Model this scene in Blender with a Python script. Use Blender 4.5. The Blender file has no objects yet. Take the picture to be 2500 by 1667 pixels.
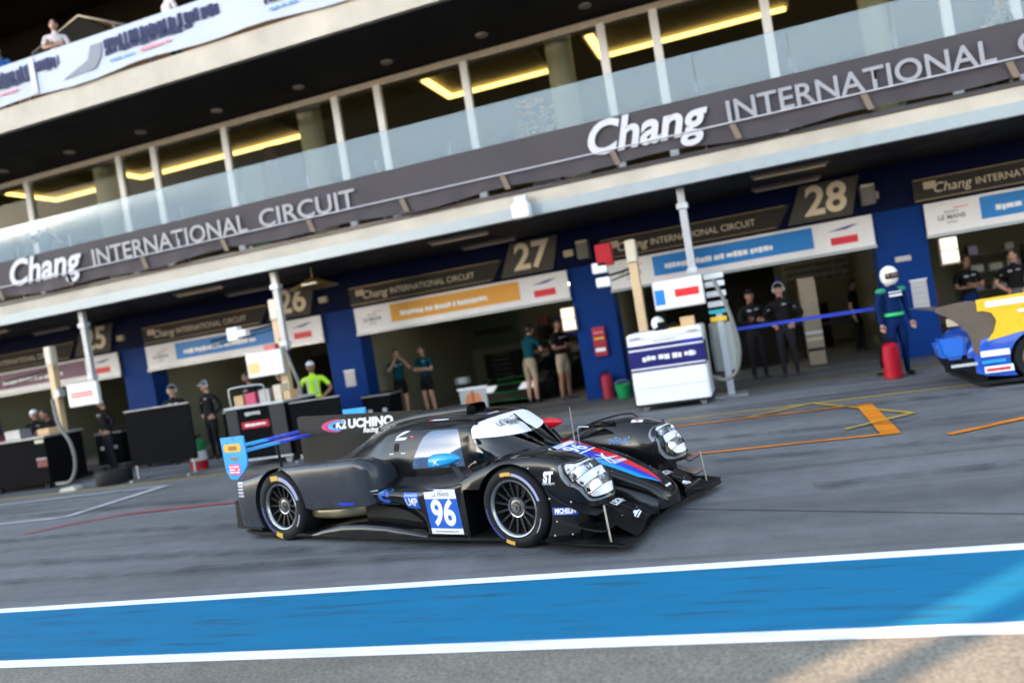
import bpy, bmesh, math, random
import numpy as np
from mathutils import Vector, Matrix
from mathutils.bvhtree import BVHTree
random.seed(7)
R = math.radians
SC = bpy.context.scene
COL = SC.collection

# ------------------------------------------------------------------ camera, sky, sun, exposure
CAMZ, TH, PITCH, ROLL = 1.758, R(17.5), R(-0.67), R(9.19)
fwd0 = Vector((-math.sin(TH), math.cos(TH), 0)); right0 = Vector((math.cos(TH), math.sin(TH), 0)); up0 = Vector((0, 0, 1))
fwd = fwd0*math.cos(PITCH) + up0*math.sin(PITCH); upc = up0*math.cos(PITCH) - fwd0*math.sin(PITCH)
rgt = right0*math.cos(ROLL) - upc*math.sin(ROLL); upr = right0*math.sin(ROLL) + upc*math.cos(ROLL)
cd = bpy.data.cameras.new('camera'); cam = bpy.data.objects.new('camera', cd); COL.objects.link(cam)
cam.matrix_world = Matrix((( rgt.x, upr.x, -fwd.x, 0), (rgt.y, upr.y, -fwd.y, 0), (rgt.z, upr.z, -fwd.z, CAMZ), (0, 0, 0, 1)))
cd.sensor_width = 36; cd.lens = 28.0; cd.clip_end = 2000; cd.clip_start = 0.05
cd.dof.use_dof = True; cd.dof.focus_distance = 6.3; cd.dof.aperture_fstop = 0.75
SC.camera = cam
SUN_EL, SUN_ROT = R(8.5), R(225)
w = bpy.data.worlds.new('World'); SC.world = w; w.use_nodes = True
wn = w.node_tree; sky = wn.nodes.new('ShaderNodeTexSky'); sky.sky_type = 'NISHITA'; sky.sun_disc = False
sky.sun_elevation = SUN_EL; sky.sun_rotation = SUN_ROT; sky.altitude = 100; sky.air_density = 1.0; sky.dust_density = 0.8; sky.ozone_density = 1.6
bg = wn.nodes['Background']; bg.inputs['Strength'].default_value = 0.15
hs = wn.nodes.new('ShaderNodeHueSaturation'); hs.inputs['Saturation'].default_value = .62
wn.links.new(sky.outputs['Color'], hs.inputs['Color']); wn.links.new(hs.outputs['Color'], bg.inputs['Color'])
sl = bpy.data.lights.new('sun', 'SUN'); sl.energy = 5.0; sl.angle = R(0.5); sl.color = (1.0, .72, .45)
so = bpy.data.objects.new('sun', sl); COL.objects.link(so)
sd = Vector((math.sin(SUN_ROT)*math.cos(SUN_EL), math.cos(SUN_ROT)*math.cos(SUN_EL), math.sin(SUN_EL)))
so.rotation_euler = sd.to_track_quat('Z', 'Y').to_euler(); so.location = (-20, -20, 30)
SC.view_settings.view_transform = 'Standard'; SC.view_settings.look = 'None'
SC.view_settings.exposure = 3.0; SC.view_settings.gamma = 1.0; SC.view_settings.use_curve_mapping = False
SC.cycles.use_denoising = True
try: SC.cycles.denoiser = 'OPENIMAGEDENOISE'
except Exception: pass
SC.cycles.max_bounces = 8; SC.cycles.transparent_max_bounces = 16; SC.cycles.caustics_reflective = False; SC.cycles.caustics_refractive = False
SC.cycles.sample_clamp_indirect = 6.0

# ------------------------------------------------------------------ materials
MATS = {}
def M(name, col, rough=.5, metal=0., var=0., scale=6., bump=0., bscale=60., spec=.5, emit=0., coat=0., stretch=(1, 1, 1), ecol=None):
    if name in MATS: return MATS[name]
    m = bpy.data.materials.new(name); m.use_nodes = True; nt = m.node_tree; b = nt.nodes['Principled BSDF']
    c4 = (*col, 1); b.inputs['Base Color'].default_value = c4
    b.inputs['Roughness'].default_value = rough; b.inputs['Metallic'].default_value = metal
    b.inputs['Specular IOR Level'].default_value = spec
    if coat: b.inputs['Coat Weight'].default_value = coat; b.inputs['Coat Roughness'].default_value = .08
    if emit: b.inputs['Emission Color'].default_value = (*(ecol or col), 1); b.inputs['Emission Strength'].default_value = emit
    if var or bump:
        tc = nt.nodes.new('ShaderNodeTexCoord'); mp = nt.nodes.new('ShaderNodeMapping'); mp.inputs['Scale'].default_value = stretch
        nt.links.new(tc.outputs['Object'], mp.inputs['Vector'])
    if var:
        n = nt.nodes.new('ShaderNodeTexNoise'); n.inputs['Scale'].default_value = scale; n.inputs['Detail'].default_value = 5
        nt.links.new(mp.outputs['Vector'], n.inputs['Vector'])
        r = nt.nodes.new('ShaderNodeMapRange'); r.inputs[1].default_value = .3; r.inputs[2].default_value = .7
        r.inputs[3].default_value = 1-var; r.inputs[4].default_value = 1+var
        nt.links.new(n.outputs[0], r.inputs[0])
        mx = nt.nodes.new('ShaderNodeVectorMath'); mx.operation = 'SCALE'; mx.inputs[0].default_value = col
        nt.links.new(r.outputs[0], mx.inputs['Scale']); nt.links.new(mx.outputs[0], b.inputs['Base Color'])
        rr = nt.nodes.new('ShaderNodeMapRange'); rr.inputs[1].default_value = .3; rr.inputs[2].default_value = .7
        rr.inputs[3].default_value = max(.02, rough*.85); rr.inputs[4].default_value = min(1, rough*1.15)
        nt.links.new(n.outputs[0], rr.inputs[0]); nt.links.new(rr.outputs[0], b.inputs['Roughness'])
    if bump:
        n2 = nt.nodes.new('ShaderNodeTexNoise'); n2.inputs['Scale'].default_value = bscale; n2.inputs['Detail'].default_value = 3
        nt.links.new(mp.outputs['Vector'], n2.inputs['Vector'])
        bp = nt.nodes.new('ShaderNodeBump'); bp.inputs['Strength'].default_value = bump; bp.inputs['Distance'].default_value = .01
        nt.links.new(n2.outputs[0], bp.inputs['Height']); nt.links.new(bp.outputs[0], b.inputs['Normal'])
    MATS[name] = m; return m
def glass(name, tint, refl=.08, rough=.01, body=None, bodyf=0., ior=1.5):
    if name in MATS: return MATS[name]
    m = bpy.data.materials.new(name); m.use_nodes = True; nt = m.node_tree; nt.nodes.clear()
    o = nt.nodes.new('ShaderNodeOutputMaterial'); t = nt.nodes.new('ShaderNodeBsdfTransparent'); t.inputs[0].default_value = (*tint, 1)
    g = nt.nodes.new('ShaderNodeBsdfGlossy'); g.inputs['Roughness'].default_value = rough
    fr = nt.nodes.new('ShaderNodeFresnel'); fr.inputs[0].default_value = ior
    ad = nt.nodes.new('ShaderNodeMath'); ad.operation = 'ADD'; ad.use_clamp = True; ad.inputs[1].default_value = refl
    nt.links.new(fr.outputs[0], ad.inputs[0])
    mx = nt.nodes.new('ShaderNodeMixShader'); nt.links.new(ad.outputs[0], mx.inputs[0])
    base = t
    if body:
        d = nt.nodes.new('ShaderNodeBsdfDiffuse'); d.inputs[0].default_value = (*body, 1)
        m2 = nt.nodes.new('ShaderNodeMixShader'); m2.inputs[0].default_value = bodyf
        nt.links.new(t.outputs[0], m2.inputs[1]); nt.links.new(d.outputs[0], m2.inputs[2]); base = m2
    nt.links.new(base.outputs[0], mx.inputs[1]); nt.links.new(g.outputs[0], mx.inputs[2]); nt.links.new(mx.outputs[0], o.inputs[0])
    MATS[name] = m; return m

# ------------------------------------------------------------------ mesh helpers
class MB:
    def __init__(s): s.v = []; s.f = []; s.mi = []
    def add(s, verts, faces, mi=0):
        o = len(s.v); s.v += [tuple(p) for p in verts]; s.f += [tuple(i+o for i in f) for f in faces]; s.mi += [mi]*len(faces); return s
    def box(s, x0, x1, y0, y1, z0, z1, mi=0):
        return s.add([(x0,y0,z0),(x1,y0,z0),(x1,y1,z0),(x0,y1,z0),(x0,y0,z1),(x1,y0,z1),(x1,y1,z1),(x0,y1,z1)],
              [(0,3,2,1),(4,5,6,7),(0,1,5,4),(1,2,6,5),(2,3,7,6),(3,0,4,7)], mi)
    def tube(s, pts, r, n=8, mi=0, cap=True):
        pts = [Vector(p) for p in pts]; rs = r if isinstance(r, (list, tuple)) else [r]*len(pts); vs = []
        pu = None
        for i, p in enumerate(pts):
            d = (pts[min(i+1, len(pts)-1)] - pts[max(i-1, 0)]).normalized()
            if pu is None: pu = Vector((0, 0, 1)) if abs(d.z) < .9 else Vector((1, 0, 0))
            a = d.cross(pu).normalized(); b = a.cross(d).normalized(); pu = b
            for k in range(n):
                t = 2*math.pi*k/n; vs.append(p + (a*math.cos(t) + b*math.sin(t))*rs[i])
        fs = [(i*n+k, i*n+(k+1) % n, (i+1)*n+(k+1) % n, (i+1)*n+k) for i in range(len(pts)-1) for k in range(n)]
        if cap: fs += [tuple(range(n))[::-1], tuple((len(pts)-1)*n+k for k in range(n))]
        return s.add(vs, fs, mi)
    def lathe(s, prof, c=(0, 0, 0), axis='z', n=24, mi=0, a0=0, a1=360):
        full = abs(a1-a0-360) < 1e-6; m = n if full else n+1; vs = []
        for (r, h) in prof:
            for k in range(m):
                t = R(a0 + (a1-a0)*k/n); p = (r*math.cos(t), r*math.sin(t), h)
                if axis == 'y': p = (p[0], p[2], p[1])
                if axis == 'x': p = (p[2], p[0], p[1])
                vs.append((p[0]+c[0], p[1]+c[1], p[2]+c[2]))
        fs = []
        for i in range(len(prof)-1):
            for k in range(n):
                k2 = (k+1) % m if full else k+1
                fs.append((i*m+k, i*m+k2, (i+1)*m+k2, (i+1)*m+k))
        return s.add(vs, fs, mi)
    def ell(s, c, rad, n=12, m=8, mi=0, zmin=-1.):
        th0 = math.asin(max(-1, zmin)); vs = []
        for i in range(m+1):
            t = th0 + (math.pi/2-th0)*i/m
            for k in range(n):
                a = 2*math.pi*k/n; vs.append((c[0]+rad[0]*math.cos(t)*math.cos(a), c[1]+rad[1]*math.cos(t)*math.sin(a), c[2]+rad[2]*math.sin(t)))
        fs = [(i*n+k, i*n+(k+1) % n, (i+1)*n+(k+1) % n, (i+1)*n+k) for i in range(m) for k in range(n)]
        return s.add(vs, fs, mi)
    def prism(s, poly, axis, d0, d1, mi=0):
        n = len(poly)
        def P(p, d): return {'z': (p[0], p[1], d), 'y': (p[0], d, p[1]), 'x': (d, p[0], p[1])}[axis]
        return s.add([P(p, d0) for p in poly] + [P(p, d1) for p in poly],
                     [tuple(range(n))[::-1], tuple(range(n, 2*n))] + [(i, (i+1) % n, n+(i+1) % n, n+i) for i in range(n)], mi)
    def sheet(s, pts, mi=0): return s.add(pts, [tuple(range(len(pts)))], mi)
    def grid(s, P, mi=0, flip=False, closed=False):
        P = np.asarray(P); a, b = P.shape[:2]; vs = P.reshape(-1, 3); fs = []
        for i in range(a-1):
            for j in range(b if closed else b-1):
                j2 = (j+1) % b; f = (i*b+j, (i+1)*b+j, (i+1)*b+j2, i*b+j2); fs.append(f[::-1] if flip else f)
        return s.add([tuple(map(float, v)) for v in vs], fs, mi)
    def mesh(s, name, mats, smooth=False, bevel=0., sharp=38, fix=True):
        me = bpy.data.meshes.new(name); me.from_pydata(s.v, [], s.f)
        for m in (mats if isinstance(mats, (list, tuple)) else [mats]): me.materials.append(m)
        me.polygons.foreach_set('material_index', s.mi)
        bm = bmesh.new(); bm.from_mesh(me)
        if smooth: bmesh.ops.remove_doubles(bm, verts=bm.verts, dist=1e-5)
        if fix: bmesh.ops.recalc_face_normals(bm, faces=bm.faces)
        if bevel: bmesh.ops.bevel(bm, geom=[e for e in bm.edges if len(e.link_faces) == 2 and e.calc_face_angle(0) > .6], offset=bevel, segments=2, affect='EDGES', clamp_overlap=True)
        if smooth:
            for f in bm.faces: f.smooth = True
            for e in bm.edges:
                if len(e.link_faces) == 2 and e.calc_face_angle(0) > R(sharp): e.smooth = False
        bm.to_mesh(me); bm.free(); return me
    def build(s, name, mats, parent=None, **k):
        return obj(name, s.mesh(name, mats, **k), parent)
def obj(name, me, parent=None, loc=None, rz=None):
    o = bpy.data.objects.new(name, me); COL.objects.link(o)
    if parent is not None: o.parent = parent
    if loc is not None: o.location = loc
    if rz is not None: o.rotation_euler = (0, 0, rz)
    return o
def tag(o, label=None, cat=None, group=None, kind=None):
    if label: o['label'] = label
    if cat: o['category'] = cat
    if group: o['group'] = group
    if kind: o['kind'] = kind
    return o
def thing(name, label, cat, loc=(0, 0, 0), rz=0., group=None):
    o = bpy.data.objects.new(name, None); COL.objects.link(o); o.empty_display_size = .1
    o.location = loc; o.rotation_euler = (0, 0, rz); return tag(o, label, cat, group)
def copy_thing(root, loc, label, rz=None):
    def rec(o, par):
        c = o.copy(); COL.objects.link(c); c.parent = par
        for ch in o.children: rec(ch, c)
        return c
    r = rec(root, None); r.location = loc; r['label'] = label
    if rz is not None: r.rotation_euler = (0, 0, rz)
    return r
def text_mesh(body, size=1., shear=0., offset=0., extrude=0., align='CENTER', space=1., sx=1.):
    cu = bpy.data.curves.new('t', 'FONT'); cu.body = body; cu.size = size; cu.shear = shear; cu.offset = offset; cu.extrude = extrude
    cu.align_x = align; cu.align_y = 'CENTER'; cu.space_character = space; cu.resolution_u = 4
    o = bpy.data.objects.new('t', cu); COL.objects.link(o)
    dg = bpy.context.evaluated_depsgraph_get(); me = bpy.data.meshes.new_from_object(o.evaluated_get(dg))
    bpy.data.objects.remove(o); bpy.data.curves.remove(cu)
    if sx != 1.:
        for v in me.vertices: v.co.x *= sx
    return me
def wall_text(name, body, size, mat, x, y, z, parent=None, fit=None, rz=0, **k):
    """lettering standing upright, read from the -Y side"""
    me = text_mesh(body, size, **k); me.materials.clear(); me.materials.append(mat)
    if fit:
        xs = [v.co.x for v in me.vertices]; wd = max(xs)-min(xs); mid = (max(xs)+min(xs))/2
        for v in me.vertices: v.co.x = (v.co.x-mid)*fit/wd
    o = obj(name, me, parent); o.location = (x, y, z); o.rotation_euler = (R(90), 0, rz); return o

# ------------------------------------------------------------------ common colours
white = M('white_paint', (.78, .78, .80), .45, var=.04)
black = M('black_plastic', (.008, .008, .009), .5, var=.15, spec=.08)
dark = M('dark_panel', (.02, .02, .022), .6, var=.12, spec=.05)
grey = M('grey_metal', (.32, .33, .35), .4, .6, var=.1)
lgrey = M('light_grey_metal', (.5, .52, .55), .4, .2, var=.06)
navy = M('navy_paint', (.003, .006, .032), .6, var=.1, scale=2, spec=.06)
pillarblue = M('blue_wall_paint', (.002, .029, .16), .6, var=.08, scale=1.5, bump=.05, spec=.1)
concrete = M('fascia_concrete', (.45, .41, .35), .75, var=.16, scale=1.3, bump=.2, bscale=25)
redp = M('red_paint', (.40, .006, .02), .45, var=.06, spec=.3)
# ------------------------------------------------------------------ ground and painted markings
def asphalt(name, base, coarse, streak=True):
    m = bpy.data.materials.new(name); m.use_nodes = True; nt = m.node_tree; b = nt.nodes['Principled BSDF']; L = nt.links.new
    tc = nt.nodes.new('ShaderNodeTexCoord')
    def noise(scale, detail, sx=1, sy=1, rz=0., dist=0.):
        mp = nt.nodes.new('ShaderNodeMapping'); mp.inputs['Scale'].default_value = (sx, sy, 1); mp.inputs['Rotation'].default_value = (0, 0, rz)
        L(tc.outputs['Object'], mp.inputs[0]); n = nt.nodes.new('ShaderNodeTexNoise'); n.inputs['Scale'].default_value = scale
        n.inputs['Detail'].default_value = detail; n.inputs['Distortion'].default_value = dist; L(mp.outputs[0], n.inputs['Vector']); return n.outputs[0]
    def rng(src, a, b_, c, d):
        r = nt.nodes.new('ShaderNodeMapRange'); r.inputs[1].default_value = a; r.inputs[2].default_value = b_; r.inputs[3].default_value = c; r.inputs[4].default_value = d
        L(src, r.inputs[0]); return r.outputs[0]
    def mul(a, b_):
        x = nt.nodes.new('ShaderNodeMath'); x.operation = 'MULTIPLY'; L(a, x.inputs[0]); L(b_, x.inputs[1]); return x.outputs[0]
    v = mul(rng(noise(.35, 4), .3, .7, .82, 1.18), rng(noise(coarse, 3), .3, .7, .62, 1.38))
    v = mul(v, rng(noise(4, 5), .3, .7, .88, 1.12))
    if streak:
        v = mul(v, rng(noise(.55, 5, .16, 2.2, R(-3), .5), .50, .70, 1.0, .62))
        v = mul(v, rng(noise(.8, 4, .10, 3.4, R(7), .8), .57, .70, 1.0, .66))
        v = mul(v, rng(noise(1.1, 3, .05, 1.6, R(-10), .3), .62, .72, 1.0, .7))
    sc = nt.nodes.new('ShaderNodeVectorMath'); sc.operation = 'SCALE'; sc.inputs[0].default_value = base; L(v, sc.inputs['Scale']); L(sc.outputs[0], b.inputs['Base Color'])
    b.inputs['Roughness'].default_value = .62; b.inputs['Specular IOR Level'].default_value = .45
    L(rng(noise(.5, 5, .2, 2), .35, .65, .5, .75), b.inputs['Roughness'])
    bp = nt.nodes.new('ShaderNodeBump'); bp.inputs['Strength'].default_value = .35; bp.inputs['Distance'].default_value = .006
    L(noise(coarse, 3), bp.inputs['Height']); L(bp.outputs[0], b.inputs['Normal'])
    return m
tarmac = asphalt('pit_lane_asphalt', (.140, .146, .155), 90)
rough_tarmac = asphalt('coarse_asphalt', (.185, .168, .14), 45, False)
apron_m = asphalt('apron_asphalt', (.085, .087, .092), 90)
tag(MB().sheet([(-300,-300,0),(300,-300,0),(300,300,0),(-300,300,0)]).build('pit_lane', tarmac), kind='structure')
tag(MB().sheet([(-90,-30,.004),(60,-30,.004),(60,4.2,.004),(-90,4.2,.004)]).build('track_verge', rough_tarmac), kind='structure')
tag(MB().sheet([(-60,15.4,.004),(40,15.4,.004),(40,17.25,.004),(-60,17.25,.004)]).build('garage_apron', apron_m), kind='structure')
def paint(name, col, wear=.35, stretch=(.25, 2.2, 1)):
    m = M(name, col, .6, var=.06, scale=3, stretch=stretch, spec=.12); nt = m.node_tree; b = nt.nodes['Principled BSDF']
    tc = nt.nodes.new('ShaderNodeTexCoord'); mp = nt.nodes.new('ShaderNodeMapping'); mp.inputs['Scale'].default_value = stretch
    nt.links.new(tc.outputs['Object'], mp.inputs[0]); n = nt.nodes.new('ShaderNodeTexNoise'); n.inputs['Scale'].default_value = 3.2; n.inputs['Detail'].default_value = 7; n.inputs['Roughness'].default_value = .65
    nt.links.new(mp.outputs[0], n.inputs['Vector'])
    r = nt.nodes.new('ShaderNodeMapRange'); r.inputs[1].default_value = .53; r.inputs[2].default_value = .68; r.inputs[3].default_value = 0; r.inputs[4].default_value = wear
    nt.links.new(n.outputs[0], r.inputs[0]); mx = nt.nodes.new('ShaderNodeMix'); mx.data_type = 'RGBA'
    src = b.inputs['Base Color'].links[0].from_socket
    nt.links.new(r.outputs[0], mx.inputs[0]); nt.links.new(src, mx.inputs[6]); mx.inputs[7].default_value = (.03, .035, .045, 1)
    nt.links.new(mx.outputs[2], b.inputs['Base Color']); return m
p_blue = paint('blue_road_paint', (.010, .15, .295), .5, (.35, 3.2, 1)); p_white = paint('white_road_paint', (.80, .80, .82), .30, (.5, 4, 1))
p_yel = paint('yellow_road_paint', (.55, .36, .03), .5); p_or = paint('orange_road_paint', (.72, .22, .015), .5)
p_wh2 = paint('worn_white_road_paint', (.5, .52, .55), .6); p_red = paint('red_road_paint', (.5, .012, .02), .5)
def strip(name, mat, pts, wd, z=.008):
    """a painted band of width wd along the polyline pts"""
    P = [Vector((*p, 0)) for p in pts]; mb = MB(); L, Rr = [], []
    for i, p in enumerate(P):
        d = (P[min(i+1, len(P)-1)]-P[max(i-1, 0)]).normalized(); n = Vector((-d.y, d.x, 0))*wd/2
        L.append((p.x+n.x, p.y+n.y, z)); Rr.append((p.x-n.x, p.y-n.y, z))
    for i in range(len(P)-1): mb.sheet([Rr[i], Rr[i+1], L[i+1], L[i]])
    return tag(mb.build(name, mat), kind='structure')
strip('blue_strip', p_blue, [(-90, 4.785), (60, 4.785)], 1.05, .008)
strip('white_line', p_white, [(-90, 5.37), (60, 5.37)], .12, .008); strip('white_line', p_white, [(-90, 4.195), (60, 4.195)], .13, .008)
strip('yellow_line', p_yel, [(-90, 12.47), (60, 12.47)], .07, .008); strip('yellow_line', p_yel, [(-90, 15.35), (60, 15.35)], .05, .012)
for Y, wd in ((9.43, .085), (11.78, .085)): strip('orange_box_line', p_or, [(-5.2, Y), (1.22, Y)], wd, .012)
strip('orange_box_line', p_or, [(1.13, 9.45), (1.13, 11.75)], .2, .016)
strip('orange_box_line', p_or, [(1.62, 9.05), (2.6, 9.62), (6, 9.62)], .11, .012)
strip('yellow_arrow_line', p_yel, [(.50, 12.45), (1.56, 10.56)], .06, .020); strip('yellow_arrow_line', p_yel, [(1.56, 10.58), (.72, 9.95)], .06, .024)
strip('yellow_arrow_line', p_yel, [(.50, 12.45), (-.45, 11.78)], .06, .020)
strip('white_box_line', p_wh2, [(-22, 11.78), (-10.6, 11.78)], .085, .012); strip('white_box_line', p_wh2, [(-22, 9.70), (-11.0, 9.70), (-10.72, 9.74)], .085, .012)
strip('white_box_line', p_wh2, [(-10.66, 11.78), (-10.78, 9.70)], .17, .016)
strip('red_box_line', p_red, [(-10.5, 8.7), (-9.9, 9.15), (-9.3, 9.42), (-8.4, 9.44), (-2.5, 9.43)], .06, .016)
strip('red_box_line', p_red, [(-9.0, 11.78), (-6.0, 11.78)], .06, .012)

# tyre marks and a pavement joint
def rubber():
    m = bpy.data.materials.new('tyre_mark_rubber'); m.use_nodes = True; nt = m.node_tree; b = nt.nodes['Principled BSDF']; b.inputs['Base Color'].default_value = (.018, .018, .020, 1); b.inputs['Roughness'].default_value = .55; b.inputs['Specular IOR Level'].default_value = .2
    tc = nt.nodes.new('ShaderNodeTexCoord'); n = nt.nodes.new('ShaderNodeTexNoise'); n.inputs['Scale'].default_value = 2.3; n.inputs['Detail'].default_value = 6; n.inputs['Roughness'].default_value = .7
    nt.links.new(tc.outputs['Object'], n.inputs['Vector']); r = nt.nodes.new('ShaderNodeMapRange'); r.inputs[1].default_value = .38; r.inputs[2].default_value = .68; r.inputs[3].default_value = 0; r.inputs[4].default_value = .45
    nt.links.new(n.outputs[0], r.inputs[0]); nt.links.new(r.outputs[0], b.inputs['Alpha']); return m
rub = rubber()
def curve_pts(a, b, c, n=18): return [tuple((1-t)**2*np.array(a)+2*t*(1-t)*np.array(b)+t*t*np.array(c)) for t in np.linspace(0, 1, n)]
zz_ = .020
for a, b, c, wd in (((-4, 10.6), (2, 10.4), (9, 8.2), .24), ((-5, 12.1), (2, 12.0), (9, 10.6), .26), ((-6, 13.2), (0, 13.1), (9, 13.0), .22), ((-7, 14.6), (0, 14.5), (8, 14.6), .2), ((.2, 7.3), (3, 7.5), (8, 8.4), .22), ((-1.5, 8.9), (3, 8.8), (8, 7.0), .2), ((-16, 10.2), (-8, 10.3), (-3, 8.6), .24), ((-15, 8.3), (-9, 8.6), (-4, 7.6), .2), ((-12, 7.2), (-7, 7.0), (-2, 6.2), .24), ((-17, 12.9), (-10, 12.7), (-4, 12.2), .24), ((-9, 6.2), (-5, 6.3), (-1, 5.8), .2)):
    P_ = curve_pts(a, b, c); zz_ += .001
    strip('tyre_mark', rub, P_, wd, zz_); 
strip('pavement_joint', M('joint_tar', (.02,.02,.022), .5), [(-.93, 6.97), (1.45, 6.05), (4, 5.5)], .011, .0065)
# ------------------------------------------------------------------ pit building
B = thing('pit_building', 'long pit building with blue garage pillars, beige concrete floors and a glazed upper storey', 'building')
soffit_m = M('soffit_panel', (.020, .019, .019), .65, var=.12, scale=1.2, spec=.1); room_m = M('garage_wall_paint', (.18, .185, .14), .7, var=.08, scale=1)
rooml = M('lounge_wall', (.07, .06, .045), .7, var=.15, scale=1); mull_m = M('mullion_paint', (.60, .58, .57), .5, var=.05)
edge_m = M('edge_trim', (.30, .345, .37), .45, .2, var=.05); floor_m = M('garage_floor', (.14, .14, .14), .35, var=.15, scale=1.5); ceil_m = M('garage_ceiling', (.08, .08, .075), .8)
PX0, PX1, PER = -3.91, -2.98, 6.22           # a blue pillar, and the bay period
BAYS = range(-5, 4)                           # bay k runs from its pillar k to pillar k+1
X0, X1 = PX0+PER*-5-.4, PX1+PER*4+.4
for k in range(-5, 5):
    a, b = PX0+PER*k, PX1+PER*k
    MB().box(a, b, 17.22, 17.8, .0, 2.93).build('pillar', pillarblue, B, bevel=.01)
    MB().box(a+.3, b-.3, 17.8, 25.5, .0, 2.93).build('partition_wall', room_m, B)
MB().box(X0, X1, 17.3, 17.7, 2.93, 3.8).build('header_wall', navy, B)
MB().box(X0, X1, 25.5, 25.8, 0, 3.8).build('rear_wall', room_m, B)
MB().box(X0, X1, 17.8, 25.5, 2.94, 3.1).build('garage_ceiling', ceil_m, B)
MB().sheet([(X0, 17.25, .008), (X1, 17.25, .008), (X1, 25.5, .008), (X0, 25.5, .008)]).build('garage_floor', floor_m, B)
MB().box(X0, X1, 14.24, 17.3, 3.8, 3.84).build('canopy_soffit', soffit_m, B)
MB().box(X0, X1, 14.10, 14.24, 3.79, 4.0).build('canopy_edge', edge_m, B, bevel=.01)
MB().box(X0, X1, 14.22, 26, 4.0, 4.25).build('floor_slab', concrete, B)
MB().box(X0, X1, 14.16, 14.2, 4.0, 4.22).build('slab_face', concrete, B)
MB().box(X0, X1, 14.18, 14.30, 4.25, 4.32).build('kerb_rail', M('dark_rail', (.05,.045,.05), .4, .5), B)
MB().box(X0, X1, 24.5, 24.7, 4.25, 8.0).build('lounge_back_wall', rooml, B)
MB().box(X0, X1, 16.62, 24.5, 7.95, 8.05).build('lounge_ceiling', M('lounge_ceiling', (.16,.14,.09), .7, var=.1, scale=.8), B)
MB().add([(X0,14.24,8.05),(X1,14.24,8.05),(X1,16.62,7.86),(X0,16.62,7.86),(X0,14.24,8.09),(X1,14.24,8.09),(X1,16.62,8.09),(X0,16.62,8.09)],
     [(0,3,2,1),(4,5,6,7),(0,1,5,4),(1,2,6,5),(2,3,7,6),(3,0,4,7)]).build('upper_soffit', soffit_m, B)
MB().box(X0, X1, 16.46, 16.56, 7.68, 7.82).build('window_head', M('window_head_trim', (.36,.31,.25), .5, var=.1), B)
MB().box(X0, X1, 16.48, 16.54, 4.25, 4.4).build('window_sill', mull_m, B)
MB().box(X0, X1, 14.12, 14.24, 8.07, 8.58).build('roof_fascia', concrete, B)
MB().box(X0, X1, 14.24, 24.7, 8.1, 8.56).build('terrace_floor', concrete, B)
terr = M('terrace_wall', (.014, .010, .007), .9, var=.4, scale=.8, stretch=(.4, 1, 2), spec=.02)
MB().box(X0, X1, 18.2, 18.5, 8.56, 12.6).build('terrace_wall', terr, B)
MB().box(X0, X1, 13.6, 20, 12.6, 13.0).build('roof_slab', concrete, B)
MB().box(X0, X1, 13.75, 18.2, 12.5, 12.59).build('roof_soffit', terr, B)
mm = MB().box(-.085, .085, 16.44, 16.58, 4.3, 7.7).mesh('mullion', mull_m, bevel=.006)
colm = MB().lathe([(.29, 4.25), (.29, 7.9)], (0, 17.1, 0), n=20).mesh('column', M('column_paint', (.62,.60,.52), .6, var=.05), smooth=True)
gm = glass('window_glass', (.70, .70, .64), -.004, ior=1.14); pane = MB().box(-1, 1, -.008, .008, -1.6, 1.6).mesh('pane', gm)
rail_m = glass('railing_glass', (.86, .90, .92), -.02, .06, (.55, .68, .76), .27, ior=1.3)  # pale diffuse body stands in for sky reflected in the railing
for k in range(-5, 4):
    for dx in (3.97, 5.05, 7.15):
        o = obj('mullion', mm, B); o.location.x = dx-PER+PER*k
    o = obj('column', colm, B); o.location.x = 2.92+PER*k
    xs = [3.97-PER, 5.05-PER, 7.15-PER, 3.97]
    for i in range(3):
        p = obj('window_pane', pane, B); xm = (xs[i]+xs[i+1])/2+PER*k; p.location = (xm, 16.51, 6.0); p.scale.x = (xs[i+1]-xs[i]-.17)/2
R_ = thing('glass_railing', 'row of glass balustrade panels with sky sheen painted in above the grey circuit banner', 'railing', (0, 14.3, 4.32))
rp = MB().box(-.774, .774, -.008, .008, .2, 1.69).mesh('glass_panel', rail_m); rpost = MB().box(-.02, .02, .012, .05, 0, 1.2).mesh('rail_post', grey)
for i in range(-20, 16):
    o = obj('glass_panel', rp, R_); o.location.x = .3+1.555*i
    o = obj('rail_post', rpost, R_); o.location.x = .3+1.555*(i+.5)
# garage banners, number plates, header signs, lights
b_wht = M('banner_vinyl', (.72, .70, .72), .5, var=.03)
col_or = M('orange_vinyl', (.68, .30, .025), .5, var=.03); col_bl = M('blue_vinyl', (.0, .17, .52), .5, var=.03); col_pu = M('purple_vinyl', (.13, .035, .10), .5, var=.03)
ink = M('dark_print', (.10, .09, .10), .6); redprint = M('red_print', (.62, .012, .03), .5); blueprint = M('blue_print', (.015, .02, .25), .5); cream = M('cream_letter', (.62, .54, .40), .5, var=.05)
gold = M('gold_trim', (.30, .22, .10), .4, .3)
def smear_words(mb, x0, x1, z, h, y, rnd):
    """worn small print: a line of thin uneven bars"""
    x = x0
    while x < x1:
        wd = rnd.uniform(.05, .13); mb.box(x, min(x1, x+wd), y-.002, y, z-h*rnd.uniform(.3, .5), z+h*rnd.uniform(.3, .5)); x += wd+rnd.choice((.012, .012, .012, .05))
tube_m = M('tube_light', (1., .9, .7), .5, emit=2.2, ecol=(1., .86, .58)); tubec = M('unlit_tube', (.42, .34, .27), .4)
fix = M('fixture_shell', (.10, .09, .085), .4)
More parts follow.
